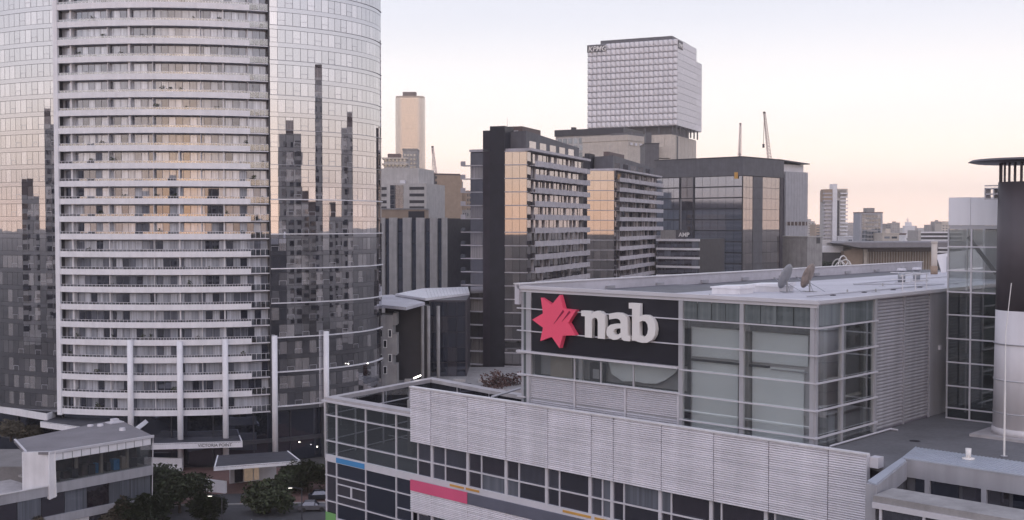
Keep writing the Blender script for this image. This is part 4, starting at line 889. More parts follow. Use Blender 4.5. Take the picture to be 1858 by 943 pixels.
def build_pale_tower():
    o, rz, w = frame_of(1065, 714, 1228, 690); T = thing('office_tower', 'tall pale office tower of scalloped panels with KPMG lettering', 'building', (o.x, o.y, 0), rz)
    zt, zb, dp = 153.7, 101.7, 43.0
    box('body', T, 'wall_grey', .3, w - .3, .6, dp, zb, zt); box('body', T, 'tower_pale', w * .3, w - .5, dp, 57, zb, zt - 8)
    nx, nz = 19, 14; cw, ch = w / nx, (zt - zb) / nz
    mb = MB(); hw = cw / 2 * .97                                        # one scalloped panel: leans out towards its foot
    mb.v = [(-hw, 0, .05), (hw, 0, .05), (hw, -.22, ch * .74), (hw * .6, -.5, ch * .95), (-hw * .6, -.5, ch * .95), (-hw, -.22, ch * .74), (0, -1.15, ch * .42), (-hw * .6, -.9, ch * .12), (hw * .6, -.9, ch * .12), (-hw, .4, ch * .74), (-hw * .6, .4, ch * .95), (hw * .6, .4, ch * .95), (hw, .4, ch * .74)]
    mb.f = [(7, 8, 6), (8, 1, 2, 6), (6, 2, 3), (6, 3, 4), (6, 4, 5), (6, 5, 0, 7), (0, 1, 8, 7), (4, 3, 11, 10), (3, 2, 12, 11), (5, 4, 10, 9)]
    me = mb.mesh('scallop_panel', 'tower_pale')
    for j in range(nz):
        for i in range(nx): link('scallop_panel', me, T, ((i + .5) * cw, .3, zb + j * ch))
    for j in range(13): box('side_panel', T, 'tower_pale', w - .3, w - .05, .6, dp - .2, zb + j * 4 + .15, zb + j * 4 + 3.9)
    for j in range(11): box('side_panel', T, 'tower_pale', w - .5, w - .3, dp + .2, 56.8, zb + j * 4 + .15, zb + j * 4 + 3.8)
    part('roof_plant', MB().prism([(8, 2), (w - 4, 2), (w - 4, dp - 4), (8, dp - 4)], zt, zt + 2.3), 'grey_dark', T)
    s = box('sign_panel', T, 'grey_dark', .1, w * .21, -.75, -.5, zt - 4.9, zt - .4); text('lettering', s, 'letter_white', 'KPMG', 4.4, (.7, -.8, zt - 4.3), (math.pi / 2, 0, 0), .05, .25, bold=.04)
    s = box('sign_panel', T, 'grey_dark', w + .0, w + .25, .6, 10.5, zt - 5.6, zt - .6); text('lettering', s, 'letter_white', 'KPMG', 3.7, (w + .3, 1.0, zt - 4.7), (math.pi / 2, 0, math.pi / 2), .05, .25, bold=.04)
    box('recess', T, 'grey_dark', 3, w - 4, 5, dp - 3, 96.5, zb)
    for k in range(7): part('recess_column', MB().cyl(w - 1.2, 2 + k * 8, 96.5, zb, .5, n=8), 'grey_dark', T)
    for k in range(7): part('recess_column', MB().cyl(3 + k * 8.6, 1.2, 96.5, zb, .5, n=8), 'grey_dark', T)
    box('lower_shaft', T, 'beige', 6, w - 3.5, 1, 54, .2, 96.5)
    for k in range(6): box('shaft_panel', T, 'beige', w - 3.5, w - 3.3, 1.4 + k * 9, 9.8 + k * 9, 60, 96)
    for k in range(3): box('shaft_panel', T, 'beige', w * .62 + k * 7, w * .62 + k * 7 + 6.7, .7, 1, 60, 96)
    box('lift_strip', T, 'grey_dark', w - 3.28, w - 3.1, 10.2, 12.6, 60, 96)
build_pale_tower()

def build_dark_office():
    a = Vector((gx(1190, 456), 456)); b = Vector((gx(1347, 430), 430)); d = b - a; rz = math.atan2(d.y, d.x); w = d.length
    T = thing('glass_office', 'dark blue mirrored office cube with a deep flat parapet', 'building', (a.x, a.y, 0), rz)
    zt, L = 67.3, 31.0; zg = 60.5
    box('body', T, 'charcoal', .2, w - .2, .2, L, .2, zt - .3); box('parapet', T, 'grey_dark', -.3, w + .3, -.3, L + .3, zg, zt); box('parapet_cap', T, 'charcoal', -.5, w + .5, -.5, L + .5, zt, zt + .35)
    bays = [(.4, 11.0, 4), (18.0, w - .3, 6)]
    for (x0, x1, n) in bays: cells(T, 'pane', 'office_glass', x0, x1, .15, 2, zg, n, 14, .12, .5, .1)
    cells(T, 'pane', 'dark_glass', 11.6, 17.4, .15, 2, zg, 2, 14, .2, .3, .1)
    box('pier', T, 'charcoal', 11.0, 11.6, -.3, .2, 1, zg); box('pier', T, 'charcoal', 17.4, 18.0, -.3, .2, 1, zg); box('light_pole', T, 'frame', 11.8, 12.0, -.2, -.05, 30, 52)
    y = w - .18
    for (y0, y1, m, n) in ((.4, 7.5, 'bay_glass', 3), (15.2, 28.5, 'bay_glass', 4)): cells(T, 'pane', m, y0, y1, y, 2, zg - .2, n, 14, .12, .14, .1, 'side')
    cells(T, 'side_panel', 'grey_dark', 7.7, 15.0, y, 2, zg - .2, 1, 14, .1, .1, .25, 'side')
    box('pier', T, 'dark_cladding', y, w + .1, 28.8, L, 1, zg)
    box('wall_sign', T, 'orange', w - 3.4, w - 1.9, -.36, -.3, zg - 1.2, zg + 1.2)
build_dark_office()

def simple(name, label, cat, uL, uR, vT, Y, depth, m, group=None, YR=None, z0=.1):
    o, rz, w = frame_of(uL, Y, uR, YR or Y); T = thing(name, label, cat, (o.x, o.y, 0), rz, group); zt = gz(vT, Y)
    box('wall', T, m, 0, w, 0, depth, z0, zt); return T, w, zt
# grey slab block with roof canopy right of the cube
T, w, zt = simple('office_block', 'plain grey windowless office block with a thin floating roof plate', 'building', 1425, 1465, 311, 486, 34, 'grey_panel', YR=496)
box('flank', T, 'dark_cladding', -2.0, -.02, .8, 30, .2, zt - 1); box('window_slit', T, 'room_brown', .3, w - .3, -.06, .02, gz(409, 490), gz(402, 490))
for i in range(6): box('window', T, 'concrete_pale', .5 + i * w / 6, .5 + i * w / 6 + .6, -.12, -.06, gz(409, 490), gz(402, 490))
box('roof_room', T, 'tower_pale', -4, w - .5, 2, 20, zt, zt + 3.2); part('roof_plate', MB().prism([(-6, -1), (w, -1), (w - .5, 24), (-6, 24)], [zt + 4.6, zt + 3.4, zt + 3.4, zt + 4.6], [zt + 5.0, zt + 3.8, zt + 3.8, zt + 5.0]), 'grey_dark', T)
for x in (-4.5, 0, w - 2): part('roof_post', MB().cyl(x, 3, zt, zt + 3.7, .12, n=6), 'frame', T)
for k in range(7): box('joint', T, 'grey_dark', w * (k + 1) / 8 - .03, w * (k + 1) / 8 + .03, -.02, .0, 2, zt - .5)
T, w, zt = simple('stair_block', 'low brownish grey concrete block right of the windowless office', 'building', 1465, 1492, 430, 455, 20, 'concrete', YR=462)
box('coping', T, 'concrete_pale', -.2, w + .2, -.2, 20, zt, zt + .4); box('roof_unit', T, 'frame_dark', w * .6, w * .85, -.05, 2, zt - 2.6, zt - .2)
# banded low office with the AMP sign
T, w, zt = simple('banded_office', 'low glass office with white floor bands and an AMP roof sign', 'building', 1193, 1268, 433, 396, 24, 'charcoal', YR=388)
FHa = 16.2 * 392 / F
for k in range(7):
    z = zt - k * FHa; box('floor_band', T, 'slab_white', -.3, w + .3, -.5, .3, z - .75, z)
    cells(T, 'pane', 'strip_glass', 0, w, -.05, z - FHa, z - .78, 6, 1, .12, .1, .08)
s = box('sign_panel', T, 'grey_dark', w * .42, w * .68, 1.0, 1.4, zt, zt + 3.2); text('lettering', s, 'letter_white', 'AMP', 2.0, (w * .49, .95, zt + .8), (math.pi / 2, 0, 0), .05, bold=.05)
box('roof_room', T, 'concrete', .4, w * .42, 1.6, 8, zt, zt + 3.0)
# beige podium and dark roof block below the pale tower
T, w, zt = simple('beige_block', 'beige panelled office block with thin horizontal lines below the pale tower', 'building', 1057, 1138, 250, 612, 26, 'beige', YR=596)
for k in range(8): box('cladding_panel', T, 'beige', -.1, w + .12, -.12, 0, zt - 3 - k * 2.6 - 2.4, zt - 3 - k * 2.6); box('cladding_panel', T, 'beige', w, w + .12, .1, 26, zt - 3 - k * 2.6 - 2.4, zt - 3 - k * 2.6)
box('cornice', T, 'beige', -.4, w + .4, -.4, 26, zt - 2.6, zt + .3); box('roof_room', T, 'grey_dark', w * .5, w * .95, 6, 20, zt, zt + 2.0)
for k in range(4): box('roof_unit', T, 'frame_pale', w + .3, w + .6, 2 + k * 5, 4.4 + k * 5, zt - 5.0, zt - 3.6)
T, w, zt = simple('dark_roof_block', 'wide block with a dark flat roof band behind the nearer apartment block', 'building', 1008, 1130, 238, 640, 30, 'concrete_pale', YR=622)
box('roof_band', T, 'charcoal', -.5, w + .5, -.6, 30, zt - 3.2, zt + .4)
cells(T, 'window', 'far_glass', 1, w - 1, .0, zt - 20, zt - 4, 12, 4, .8, 1.2, .1)
box('roof_unit', T, 'charcoal', w * .2, w * .25, 3, 6, zt + .4, zt + 2)
T, w, zt = simple('plain_wall_block', 'dark grey plain block between beige block and blue glass cube', 'building', 1170, 1195, 262, 520, 20, 'grey_dark')
box('coping', T, 'charcoal', -.2, w + .2, -.2, 20, zt, zt + .6); box('roof_unit', T, 'grey_dark', w * .1, w * .5, 2, 9, zt + .6, zt + 5.4); box('roof_unit', T, 'beige', w * .6, w + 6, 3, 12, zt - 6, zt - 1)
# striped office behind the tower
T, w, zt = simple('striped_office', 'office with broad white vertical piers between dark window strips', 'building', 686, 812, 396, 340, 26, 'charcoal', YR=334)
for (a, b) in ((684, 700), (708, 722), (733, 748), (757, 772), (782, 795), (803, 812)):
    x0, x1 = w * (a - 686) / 126, w * (b - 686) / 126; box('pier', T, 'concrete_pale', x0, x1, -.8, .0, 2, zt + .2)
for (a, b) in ((700, 708), (722, 733), (748, 757), (772, 782), (795, 803)):
    x0, x1 = w * (a - 686) / 126, w * (b - 686) / 126; cells(T, 'window', 'dark_glass', x0, x1, .0, 4, zt - .3, 1, 11, .05, .12, .08)
T, w, zt = simple('brown_plant_block', 'low brown rooftop block standing just above the striped office', 'building', 684, 772, 380, 352, 14, 'brown_pale')
box('coping', T, 'concrete', -.2, w + .2, -.2, 14, zt, zt + .4); box('garage_opening', T, 'charcoal', w * .65, w - .3, -.08, .0, zt - 3.0, zt - .5)
T, w, zt = simple('grey_office', 'pale grey office with slot windows and a tall glazed bay', 'building', 684, 774, 333, 430, 26, 'concrete_pale', YR=426)
box('upper_box', T, 'concrete_pale', -.1, w * .80, 3, 24, zt - .1, gz(305, 430)); 
for v in (342, 354, 366, 377):
    z = gz(v, 430); box('slot_window', T, 'charcoal', w * .66, w * .955, -.08, .02, z - .55, z + .55); box('slot_window', T, 'charcoal', 0, w * .2, -.08, .02, z - .55, z + .55)
cells(T, 'bay_pane', 'dark_glass', w * .27, w * .54, .0, gz(380, 430), gz(336, 430), 3, 5, .1, .1, .1); box('roof_unit', T, 'frame_pale', w * .45, w * .55, 1, 2.5, zt - .2, zt + 1.2)
T, w, zt = simple('balcony_block', 'beige block with ringed balconies in front of the gold tower', 'building', 697, 738, 286, 620, 16, 'concrete_pale')
for k in range(8): z = zt - k * 3.1; box('balcony_band', T, 'beige', -1.0, w + .6, -1.0, 10, z - .9, z)
box('roof_room', T, 'brown', w * .15, w * .7, 2, 10, zt, zt + 2.2)
cells(T, 'window', 'far_glass', 0, w, .0, zt - 24, zt, 6, 8, .9, 1.6, .3)
T, w, zt = simple('grey_slab', 'narrow grey slab building overlapping the gold tower', 'building', 731, 757, 272, 720, 18, 'concrete'); box('coping', T, 'concrete', -.2, w + .2, -.3, 18, zt, zt + .8); part('window_grid', grid_mesh(.5, w - .5, .0, 30, zt - 2, 4, 22, .9, 1.3), 'far_glass', T, stuff=True)
def build_gold():
    Y = 1500; x0, x1 = gx(717, Y), gx(770, Y); w = x1 - x0; T = thing('gold_tower', 'tall slim gold glass tower with rounded corners and a dark plant box', 'building', ((x0 + x1) / 2, Y, 0)); zt = gz(178, Y)
    pts = []; r = 9.0; hw = w / 2
    for cx_, cy_, a0 in ((hw - r, r, -90), (hw - r, 30 - r, 0), (-hw + r, 30 - r, 90), (-hw + r, r, 180)):
        for i in range(7): a = R(a0 + i * 15); pts.append((cx_ + r * math.cos(a), cy_ + r * math.sin(a)))
    part('shaft', MB().prism(pts, .1, zt), 'gold_glass', T, False); part('crown', MB().prism([(x * .98, y * .98 + .3) for x, y in pts], zt, zt + 2.5), 'gold', T)
    box('plant_box', T, 'brown', -9.5, 8, 8, 20, zt + 2.5, zt + 8.5); n = MB()
    for k in range(26): n.box(-hw + 9, hw - 9, -.12, .0, 60 + k * 6.0, 60.25 + k * 6.0)
    part('floor_line', n, 'gold', T, stuff=True); box('corner_slot', T, 'brown_pale', hw - 9, hw - 8.2, -.2, -.0, 45, 105); 
    mb = MB()
    for k in range(20): mb.box(hw - 7.0, hw - 5.2, -.3, .2, 46 + k * 3.6, 47.6 + k * 3.6)
    part('window_grid', mb, 'brown_pale', T, stuff=True)
build_gold()
T, w, zt = simple('brown_tower', 'brown high-rise with a window edge coloured as lit beside the gold tower', 'building', 771, 789, 318, 540, 14, 'grey_dark', YR=530)
box('lit_flank', T, 'brown_pale', w, w + 2.2, .3, 13, .2, zt - .4); mb = MB()  # light on this side is put into the flank's paler brown
for k in range(26): mb.box(w + .4, w + 1.9, .1, .3, zt - 2 - k * 2.4, zt - .9 - k * 2.4)
part('window_grid', mb, 'charcoal', T, stuff=True); box('coping', T, 'brown', -.2, w + .3, -.2, 13, zt, zt + .5)
T, w, zt = simple('teal_tower', 'grey-teal glass high-rise with stepped balconies along its edge', 'building', 806, 838, 328, 800, 20, 'concrete'); cells(T, 'window', 'far_glass', .5, w - .5, .0, zt - 30, zt - 6, 5, 6, .3, .5, .2)
for k in range(16): box('balcony', T, 'concrete_pale', -1.2, .0, -.5, 6, zt - 8 - k * 3, zt - 7 - k * 3)
box('crown', T, 'concrete_pale', w * .3, w * .7, 2, 12, zt, zt + 1.2); box('flank', T, 'brown_pale', w, w + 3, 2, 18, .2, zt - 7)
T, w, zt = simple('white_balcony_block', 'small white block with stacked balconies in front of the teal tower', 'building', 810, 830, 356, 640, 12, 'concrete_pale')
for k in range(10): box('balcony', T, 'slab_white', .2, w * .62, -1.2, .0, zt - 2.2 - k * 2.6, zt - 1.2 - k * 2.6)
T, w, zt = simple('lined_office', 'dark green-grey office with thin pale floor lines beside the dark block', 'building', 812, 868, 405, 372, 24, 'charcoal', YR=360)
for k in range(9): z = gz(420 + k * 16.2, 368); box('floor_band', T, 'balcony_grey', -.2, w + .2, -.4, .1, z - .35, z + .1); cells(T, 'window', 'dark_glass', 0, w, .0, z + .2, z + 2.6, 5, 1, .15, .05, .1)
T, w, zt = simple('small_block', 'small brown block at the foot of the pink crane', 'building', 800, 812, 382, 700, 14, 'brown_pale'); box('coping', T, 'concrete', -.2, w + .2, -.2, 14, zt, zt + .4)
for i, (a, b, v, Y, m) in enumerate([(832, 846, 372, 900, 'concrete_pale'), (838, 852, 382, 760, 'concrete'), (846, 860, 347, 780, 'brown_pale')]):
    T, w, zt = simple('distant_block', ['hazy pale block right of the teal tower', 'hazy grey block at the edge of the dark apartment block', 'tan block peeping out beside the dark apartment block'][i], 'building', a, b, v, Y, 15, m); part('window_grid', grid_mesh(.4, w - .4, 0, zt - 24, zt - 1, 3, 7, .8, 1.3), 'far_glass', T, stuff=True); box('coping', T, m, -.2, w + .2, -.2, 15, zt, zt + .5)

# ------------------------------------------------------------------ low buildings between the tower and the dark block
T, w, zt = simple('slim_stair_tower', 'slim grey-beige stair tower with stepped edge and small white windows', 'building', 684, 712, 572, 226, 6, 'concrete')
for v, dx in ((624, .38), (672, .38), (605, .7), (650, .7)): z = gz(v, 226); box('window', T, 'letter_white', w * dx, w * dx + .75, -.08, .02, z - .8, z + .8); box('window_pane', T, 'dark_glass', w * dx + .12, w * dx + .63, -.12, -.08, z - .65, z + .65)
for v0, v1 in ((568, 590), (606, 645), (662, 700)): box('step', T, 'concrete', w, w + .8, .3, 4, gz(v1, 226), gz(v0, 226))
def build_white_roof():
    T = thing('hall', 'dark glass hall under a white folded metal roof', 'building', (gx(780, 262), 262, 0))
    def q(u, v, z): p = atZ(u, v, z); return (p.x - T.location.x, p.y - T.location.y)
    z = 26.5
    poly = [q(717, 533, z), q(772, 541, z), q(852, 531, z), q(849, 520, z), q(766, 523, z)]
    part('roof', MB().prism(poly, z - .5, z), 'white', T); poly2 = [q(684, 552, z - .6), q(737, 557, z - .6), q(771, 548, z - .6), q(712, 534, z - .6), q(684, 536, z - .6)]
    part('roof', MB().prism(poly2, z - 1.2, z - .6), 'membrane', T)
    a, b, c = q(772, 541, z), q(852, 531, z), q(737, 557, z - .6); 
    seams = MB()
    for k in range(1, 14): f = k / 14; p, r = Vector(q(772, 541, z)).lerp(Vector(q(852, 531, z)), f), Vector(q(766, 523, z)).lerp(Vector(q(849, 520, z)), f); seams.bar((p.x, p.y, z + .03), (r.x, r.y, z + .03), .06)
    part('roof_seam', seams, 'frame_pale', T, stuff=True)
    y0 = min(a[1], b[1]) + 2
    box('wall', T, 'charcoal', a[0] - 8, a[0] + .6, y0 - 6, y0 + 20, .1, z - 1.25); box('wall', T, 'dark_cladding', a[0] + .6, b[0], y0, y0 + 20, .1, z - .55)
    cells(T, 'pane', 'dark_glass', a[0] + .8, b[0] - .2, y0 - .02, 3, z - .8, 4, 7, .12, .15, .08)
    for x in (c[0] + 2.2, a[0] + 1.0, a[0] + 3.0): part('column', MB().cyl(x, y0 - 7, .1, z - 1.25, .35, n=10), 'concrete', T, True)
    for k in range(5): box('floor_band', T, 'balcony_grey', c[0] - 2, c[0] + 3.5, y0 - 4.5, y0 - 4.2, z - 4 - k * 4.0, z - 3.7 - k * 4.0)
    box('wall', T, 'dark_cladding', c[0] - 4, a[0] - 8.02, y0 - 4.0, y0 + 16, .1, z - 1.3)
build_white_roof()
def build_court():
    T = thing('courtyard_podium', 'pale worn podium roof at the foot of the dark blocks', 'building', (gx(815, 235), 235, 0)); z = 9.8
    box('roof', T, 'concrete', -14, 18, -16, 22, z - .6, z); box('wall', T, 'charcoal', -13.6, 17.6, -15.6, 22, .1, z - .6); part('ramp', MB().prism([(-8, -13), (4, -15), (5, -13.2), (-7, -8)], z, [z + .3, z + .2, z + 1.2, z + 1.4]), 'grey_dark', T)
    box('upstand', T, 'beam', -14, 18, -16.2, -15.8, z - .6, z + .5)
    for k in range(5): box('planter', T, 'concrete_pale', -9 + k * 5, -6.6 + k * 5, -3, -2, z, z + .6)
build_court()

# ------------------------------------------------------------------ tower cranes
def crane(label, base, tip, foot_z, w, tilt_back):
    (ub, vb), (ut, vt), Y = base[:2], tip, base[2]
    p = Vector((gx(ub, Y), Y, gz(vb, Y))); q = Vector((gx(ut, Y), Y + tilt_back, gz(vt, Y))); T = thing('tower_crane', label, 'crane', (p.x, p.y, 0), 0, 'tower cranes')
    P = Vector((0, 0, p.z)); Q = q - Vector((p.x, p.y, 0)); d = (Q - P); n = 16; a = Vector((1, 0, 0)); b = d.normalized().cross(a).normalized()
    mb = MB()
    def ring(f): c = P + d * f; s = w * (1 - .55 * f); return [c + a * s - b * s, c - a * s - b * s, c + b * s]
    for i in range(n):
        r0, r1 = ring(i / n), ring((i + 1) / n)
        for k in range(3): mb.bar(r0[k], r1[k], w * .13); mb.bar(r0[k], r1[(k + 1) % 3], w * .08); mb.bar(r0[k], r0[(k + 1) % 3], w * .08)
    part('jib', mb, 'crane', T)
    m = MB(); s = w * .9; k = int(p.z / (4 * w)) + 1
    for i in range(k):
        z0, z1 = p.z * i / k, p.z * (i + 1) / k; c = [(-s, -s), (s, -s), (s, s), (-s, s)]
        for j in range(4): m.bar((*c[j], z0), (*c[j], z1), w * .13); m.bar((*c[j], z0), (*c[(j + 1) % 4], z1), w * .08)
    part('mast', m, 'crane', T); part('cab', MB().box(-s, s, -2 * s, -s, p.z - 2 * s, p.z), 'frame_pale', T)
    part('counter_jib', MB().box(-w, w, 0, w * 5, p.z, p.z + w * .5).box(-w, w, w * 3.5, w * 5, p.z - w, p.z), 'crane', T); part('hook_rope', MB().bar(tuple(Q), (Q.x - .3, Q.y, Q.z - 16), .12), 'frame_dark', T); part('hook', MB().box(Q.x - .8, Q.x + .2, Q.y - .3, Q.y + .3, Q.z - 18, Q.z - 16), 'frame_dark', T)
    part('jib_tip', MB().box(Q.x - w * .5, Q.x + w * .5, Q.y - w * .5, Q.y + w * .5, Q.z - w * .3, Q.z + w * .5), 'brown', T)
crane('slim lattice crane jib above the blue glass cube, left of two', (1340, 300, 620), (1350, 222), 0, 1.0, 12); crane('taller lattice crane jib above the blue glass cube, right of two', (1396, 302, 600), (1379, 208), 0, 1.15, -8); crane('pale pink lattice crane leaning beside the brown high-rise', (799, 392, 660), (783, 265), 0, 1.3, 10)

# ------------------------------------------------------------------ right-hand distance
T, w, zt = simple('balcony_tower', 'tall pale residential tower with a stepped crown on the right horizon', 'building', 1497, 1534, 345, 900, 16, 'concrete_pale')
for k in range(30):
    z = zt - 2 - k * 2.9; box('balcony', T, 'slab_white', w * .72, w + 1.4, -1.2, 3, z - 1.1, z); box('balcony', T, 'balcony_grey', -1.4, w * .3, -1.0, 3, z - 1.1, z)
box('spine', T, 'slab_white', w * .33, w * .55, -1.5, 8, .2, zt + 5); box('window_strip', T, 'charcoal', w * .56, w * .68, -.2, .0, 2, zt - 8); box('crown', T, 'brown_pale', -1.2, w * .33, -.8, 10, zt - 9, zt + .8); box('crown', T, 'beige', w * .6, w + 1.4, 0, 10, zt - 6, zt + 1.2)
T, w, zt = simple('teal_block', 'squat blue-grey apartment block with a small cap on the right horizon', 'building', 1560, 1601, 386, 820, 16, 'wall_grey')
for k in range(9): z = zt - 1.0 - k * 2.9; cells(T, 'window', 'far_glass', w * .08, w * .92, -.2, z - 2.5, z, 6, 1, .3, .1, .15)
for k in range(9): z = zt - .9 - k * 2.9; box('balcony', T, 'concrete', w * .3, w * .75, -1.0, -.4, z - 1.0, z)
box('face', T, 'grey_panel', .8, w - .8, -.2, .0, .2, zt - .3); box('cap', T, 'concrete', w * .33, w * .68, 2, 10, zt, zt + 3.6); box('coping', T, 'brown', -.3, w + .3, -.3, 16, zt, zt + .6)
def build_expo():
    Y = 690; T = thing('exhibition_hall', 'long low hall with a sweeping overhanging roof and brown ribbed wall', 'building', (gx(1545, Y), Y, 0))
    X = lambda u: gx(u, Y) - T.location.x; Z = lambda v: gz(v, Y)
    part('roof', MB().slab([(X(1508), Z(440.5)), (X(1545), Z(448)), (X(1760), Z(447)), (X(1760), Z(438.5)), (X(1560), Z(438.8)), (X(1520), Z(438.6))][::-1][::-1], -16, 40), 'roof_grey', T)
    box('soffit', T, 'brown', X(1564), X(1700), -2, 30, Z(456), Z(447.3)); box('wall', T, 'brown_pale', X(1545), X(1700), 2, 38, .2, Z(448)); 
    mb = MB(); k = 0
    while X(1566) + k * 1.6 < X(1690): mb.box(X(1566) + k * 1.6, X(1566) + k * 1.6 + .5, .8, 1.6, 10, Z(454)); k += 1
    part('rib', mb, 'beige', T, stuff=True); part('prow', MB().slab([(X(1528), Z(456)), (X(1545), Z(450)), (X(1566), Z(452)), (X(1566), 2), (X(1535), 2)], -4, 3), 'brown_pale', T); part('column', MB().slab([(X(1562), Z(452)), (X(1569), Z(452)), (X(1567), 2), (X(1564), 2)], -6, -4.5), 'beige', T)
    box('side_wing', T, 'slab_white', X(1485), X(1532), 2, 20, Z(458), Z(446)); box('side_wing', T, 'charcoal', X(1480), X(1530), 3, 20, .2, Z(458)); box('side_wing', T, 'concrete_pale', X(1490), X(1516), 8, 20, Z(446), Z(436))
build_expo()
def build_loops():
    Y = 470; T = thing('loop_sculpture', 'white tubular loop sculpture rising behind the roof edge', 'sculpture', (gx(1528, Y), Y, gz(497, Y)))
    s = Y / F
    for k, (x0, x1, h, d) in enumerate([(-17, 2, 27, 3), (-10, 14, 33, -3), (-4, 17, 26, 2), (4, 18, 20, -2), (-14, 9, 22, 0)]):
        pts = [((x0 + (x1 - x0) * (.5 - .5 * math.cos(math.pi * i / 16))) * s, (d - 2 * d * i / 16) * .8, h * s * math.sin(math.pi * i / 16) ** .75) for i in range(17)]; part('loop', MB().tube(pts, .28, 6), 'letter_white', T, True)
    B = thing('low_block', 'low dark block with planting behind the roof parapet', 'building', (gx(1520, Y), Y, 0)); zt = gz(497, Y)
    box('wall', B, 'charcoal', -9, 30, -3, 18, .1, zt); box('coping', B, 'concrete', -9.3, 30.3, -3.3, 18.2, zt - .6, zt - .001)
    for i in range(3): tree(['dark bush left of the white loops', 'dark bush behind the white loops', 'small dark bush right of the concrete block'][i], gx(1500 + i * 12 - (6 if i == 2 else 0), Y + 12), Y + 12, 5.0, 3.2, 'leaf1', 90 + i, 900, 'roof bushes', name='bush', z=zt - .3)
build_loops()
T, w, zt = simple('car_park', 'long white-banded low building in front of the right-hand skyline', 'building', 1667, 1745, 420, 760, 20, 'charcoal')
for k in range(6): z = zt - k * 2.6; box('floor_band', T, 'slab_white', -.3, w + .3, -.5, .4, z - 1.0, z)
box('end_wall', T, 'concrete_pale', -.6, 1.2, -.6, 20, .2, zt + .8)
def far_block(label, uL, uR, vT, Y, m, bands=0, group=None):
    T, w, zt = simple('skyline_building', label, 'building', uL, uR, vT, Y, 24, m, group)
    box('coping', T, m, -.3, w + .3, -.3, 24, zt, zt + .6)
    mb = grid_mesh(.6, w - .6, 0, 3, zt - 1, max(2, int(w / 4)), max(2, int(zt / 3.4)), 1.5, 1.7); part('window_grid', mb, 'far_glass', T, stuff=True)
    if bands: box('roof_room', T, m, w * .3, w * .6, 4, 12, zt + .6, zt + 3.5)
FB = [('pale pink-lit low office with red lettering panel below the skyline', 1601, 1631, 424, 800, 'beige', 1), ('tan step-topped block left of the balcony tower', 1465, 1478, 402, 1500, 'concrete_pale', 1), ('brown block against the left side of the balcony tower', 1479, 1497, 408, 1300, 'brown_pale', 0), ('hazy twin block right of the teal block', 1606, 1616, 406, 2000, 'haze_block', 0), ('hazy block between the teal block and the ship-like roof', 1618, 1632, 405, 2100, 'haze_block', 1),
      ('hazy tall pair near the stair tower, left one', 1684, 1690, 408, 2300, 'haze_block', 0), ('hazy tall block nearest the stair tower', 1696, 1708, 402, 2300, 'haze_block', 1), ('white-topped low building in the middle of the skyline', 1642, 1666, 428, 1000, 'slab_white', 0), ('dark low building left of the white-banded one', 1628, 1644, 424, 1050, 'brown', 0), ('pale block half behind the stair tower', 1708, 1732, 406, 1500, 'beige', 1), ('low white block at the foot of the balcony tower', 1536, 1560, 430, 860, 'slab_white', 0)]
for f in FB: far_block(*f, group='right-hand skyline buildings')
T = thing('ship_funnel', 'small hazy white ship-like superstructure on the skyline', 'ship', (gx(1650, 1900), 1900, 0)); box('hull', T, 'slab_white', -8, 9, 0, 10, 20, 40); box('bridge', T, 'white', -5, 4, 1, 8, 40, 46); part('mast', MB().cyl(-2, 3, 46, 54, .9, .4, 8).box(-4.5, .5, 2.5, 3.5, 49, 50), 'slab_white', T); box('quay', T, 'concrete', -12, 14, -3, 14, .1, 20)
rg = random.Random(41)
for i in range(46):
    Y = rg.uniform(1500, 4200); u = rg.uniform(1440, 1860) if i < 34 else rg.uniform(800, 1460); vT = rg.uniform(402, 414); wpx = rg.uniform(6, 18)
    far_block('small hazy building low on the far horizon', u, u + wpx, vT, Y, 'haze_block', 0, 'far horizon buildings')

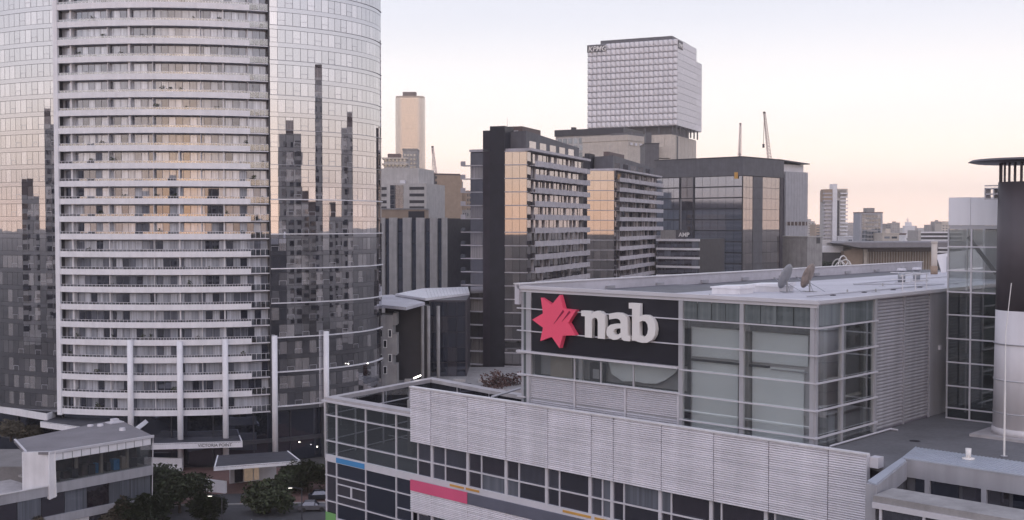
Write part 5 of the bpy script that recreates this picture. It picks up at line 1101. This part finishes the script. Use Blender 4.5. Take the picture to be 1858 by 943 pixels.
# ------------------------------------------------------------------ city behind and beside the camera, seen in the mirrored glass
BK = [(154, 41, 62, 76, 'far city block right of the camera, reflected in the tower'), (200, 110, 42, 98, 'slender tower right of the camera, reflected in the tower'), (176, 236, 46, 76, 'mid-height tower out to the right, reflected in the tower'), (240, 60, 40, 46, 'low stepped block to the right, between the reflected towers'), (235, 175, 46, 45, 'low broad block to the right, beyond the slender tower'), (330, 250, 40, 74, 'broad block far out to the right'), (300, -60, 60, 60, 'lower broad block behind the camera to the right'), (250, 20, 34, 52, 'low block to the right'),
      (-330, 60, 30, 82, 'slender tower far to the left, reflected in the glass'), (-300, 130, 40, 52, 'block far to the left'), (-380, -40, 60, 70, 'wide block to the left behind the camera'), (-120, -280, 46, 64, 'tower behind the camera'), (40, -330, 60, 58, 'wide block behind the camera'), (140, -260, 30, 74, 'slim block behind the camera to the right'), (-240, -220, 44, 60, 'block behind the camera to the left'), (-270, 335, 130, 51, 'unseen wide block added far to the left to darken the blue office cube'), (-420, -200, 30, 90, 'slim tower behind the camera to the left')]  # the wide block by the office cube is unseen, added to darken its reflection
for x, y, w, h, lab in BK:
    T = thing('city_block', lab, 'building', (x, y, 0), math.atan2(-(x + 40), -(y - 200)) * -1 + math.pi if False else math.atan2(y - 200, x + 40) + math.pi / 2, 'city reflected in the glass')
    box('wall', T, 'concrete_pale', -w / 2, w / 2, -w * .3, w * .3, .1, h); box('wall', T, 'brown', -w / 2 + 3, w * .1, -w * .2, w * .2, h, h + 6)
    part('window_grid', grid_mesh(-w / 2 + 1, w / 2 - 1, -w * .3, 4, h - 2, int(w / 4), int(h / 4), 1.4, 1.6, .2), 'far_glass', T, stuff=True); part('window_grid', grid_mesh(-w / 2 + 1, w / 2 - 1, w * .3 + .2, 4, h - 2, int(w / 4), int(h / 4), 1.4, 1.6, .2), 'dark_glass', T, stuff=True)

# ------------------------------------------------------------------ haze
def build_haze():
    m, N, L = nodes_of('haze'); out = N.new('ShaderNodeOutputMaterial'); v = N.new('ShaderNodeVolumePrincipled')
    v.inputs['Color'].default_value = (1.0, .955, .92, 1); v.inputs['Density'].default_value = HAZE; v.inputs['Anisotropy'].default_value = .2
    L.new(v.outputs[0], out.inputs['Volume'])
    o = part('haze', MB().box(-5000, 5000, -1500, 6000, -1.5, 240), 'haze'); o['kind'] = 'stuff'
HAZE = .00014
if HAZE: build_haze()
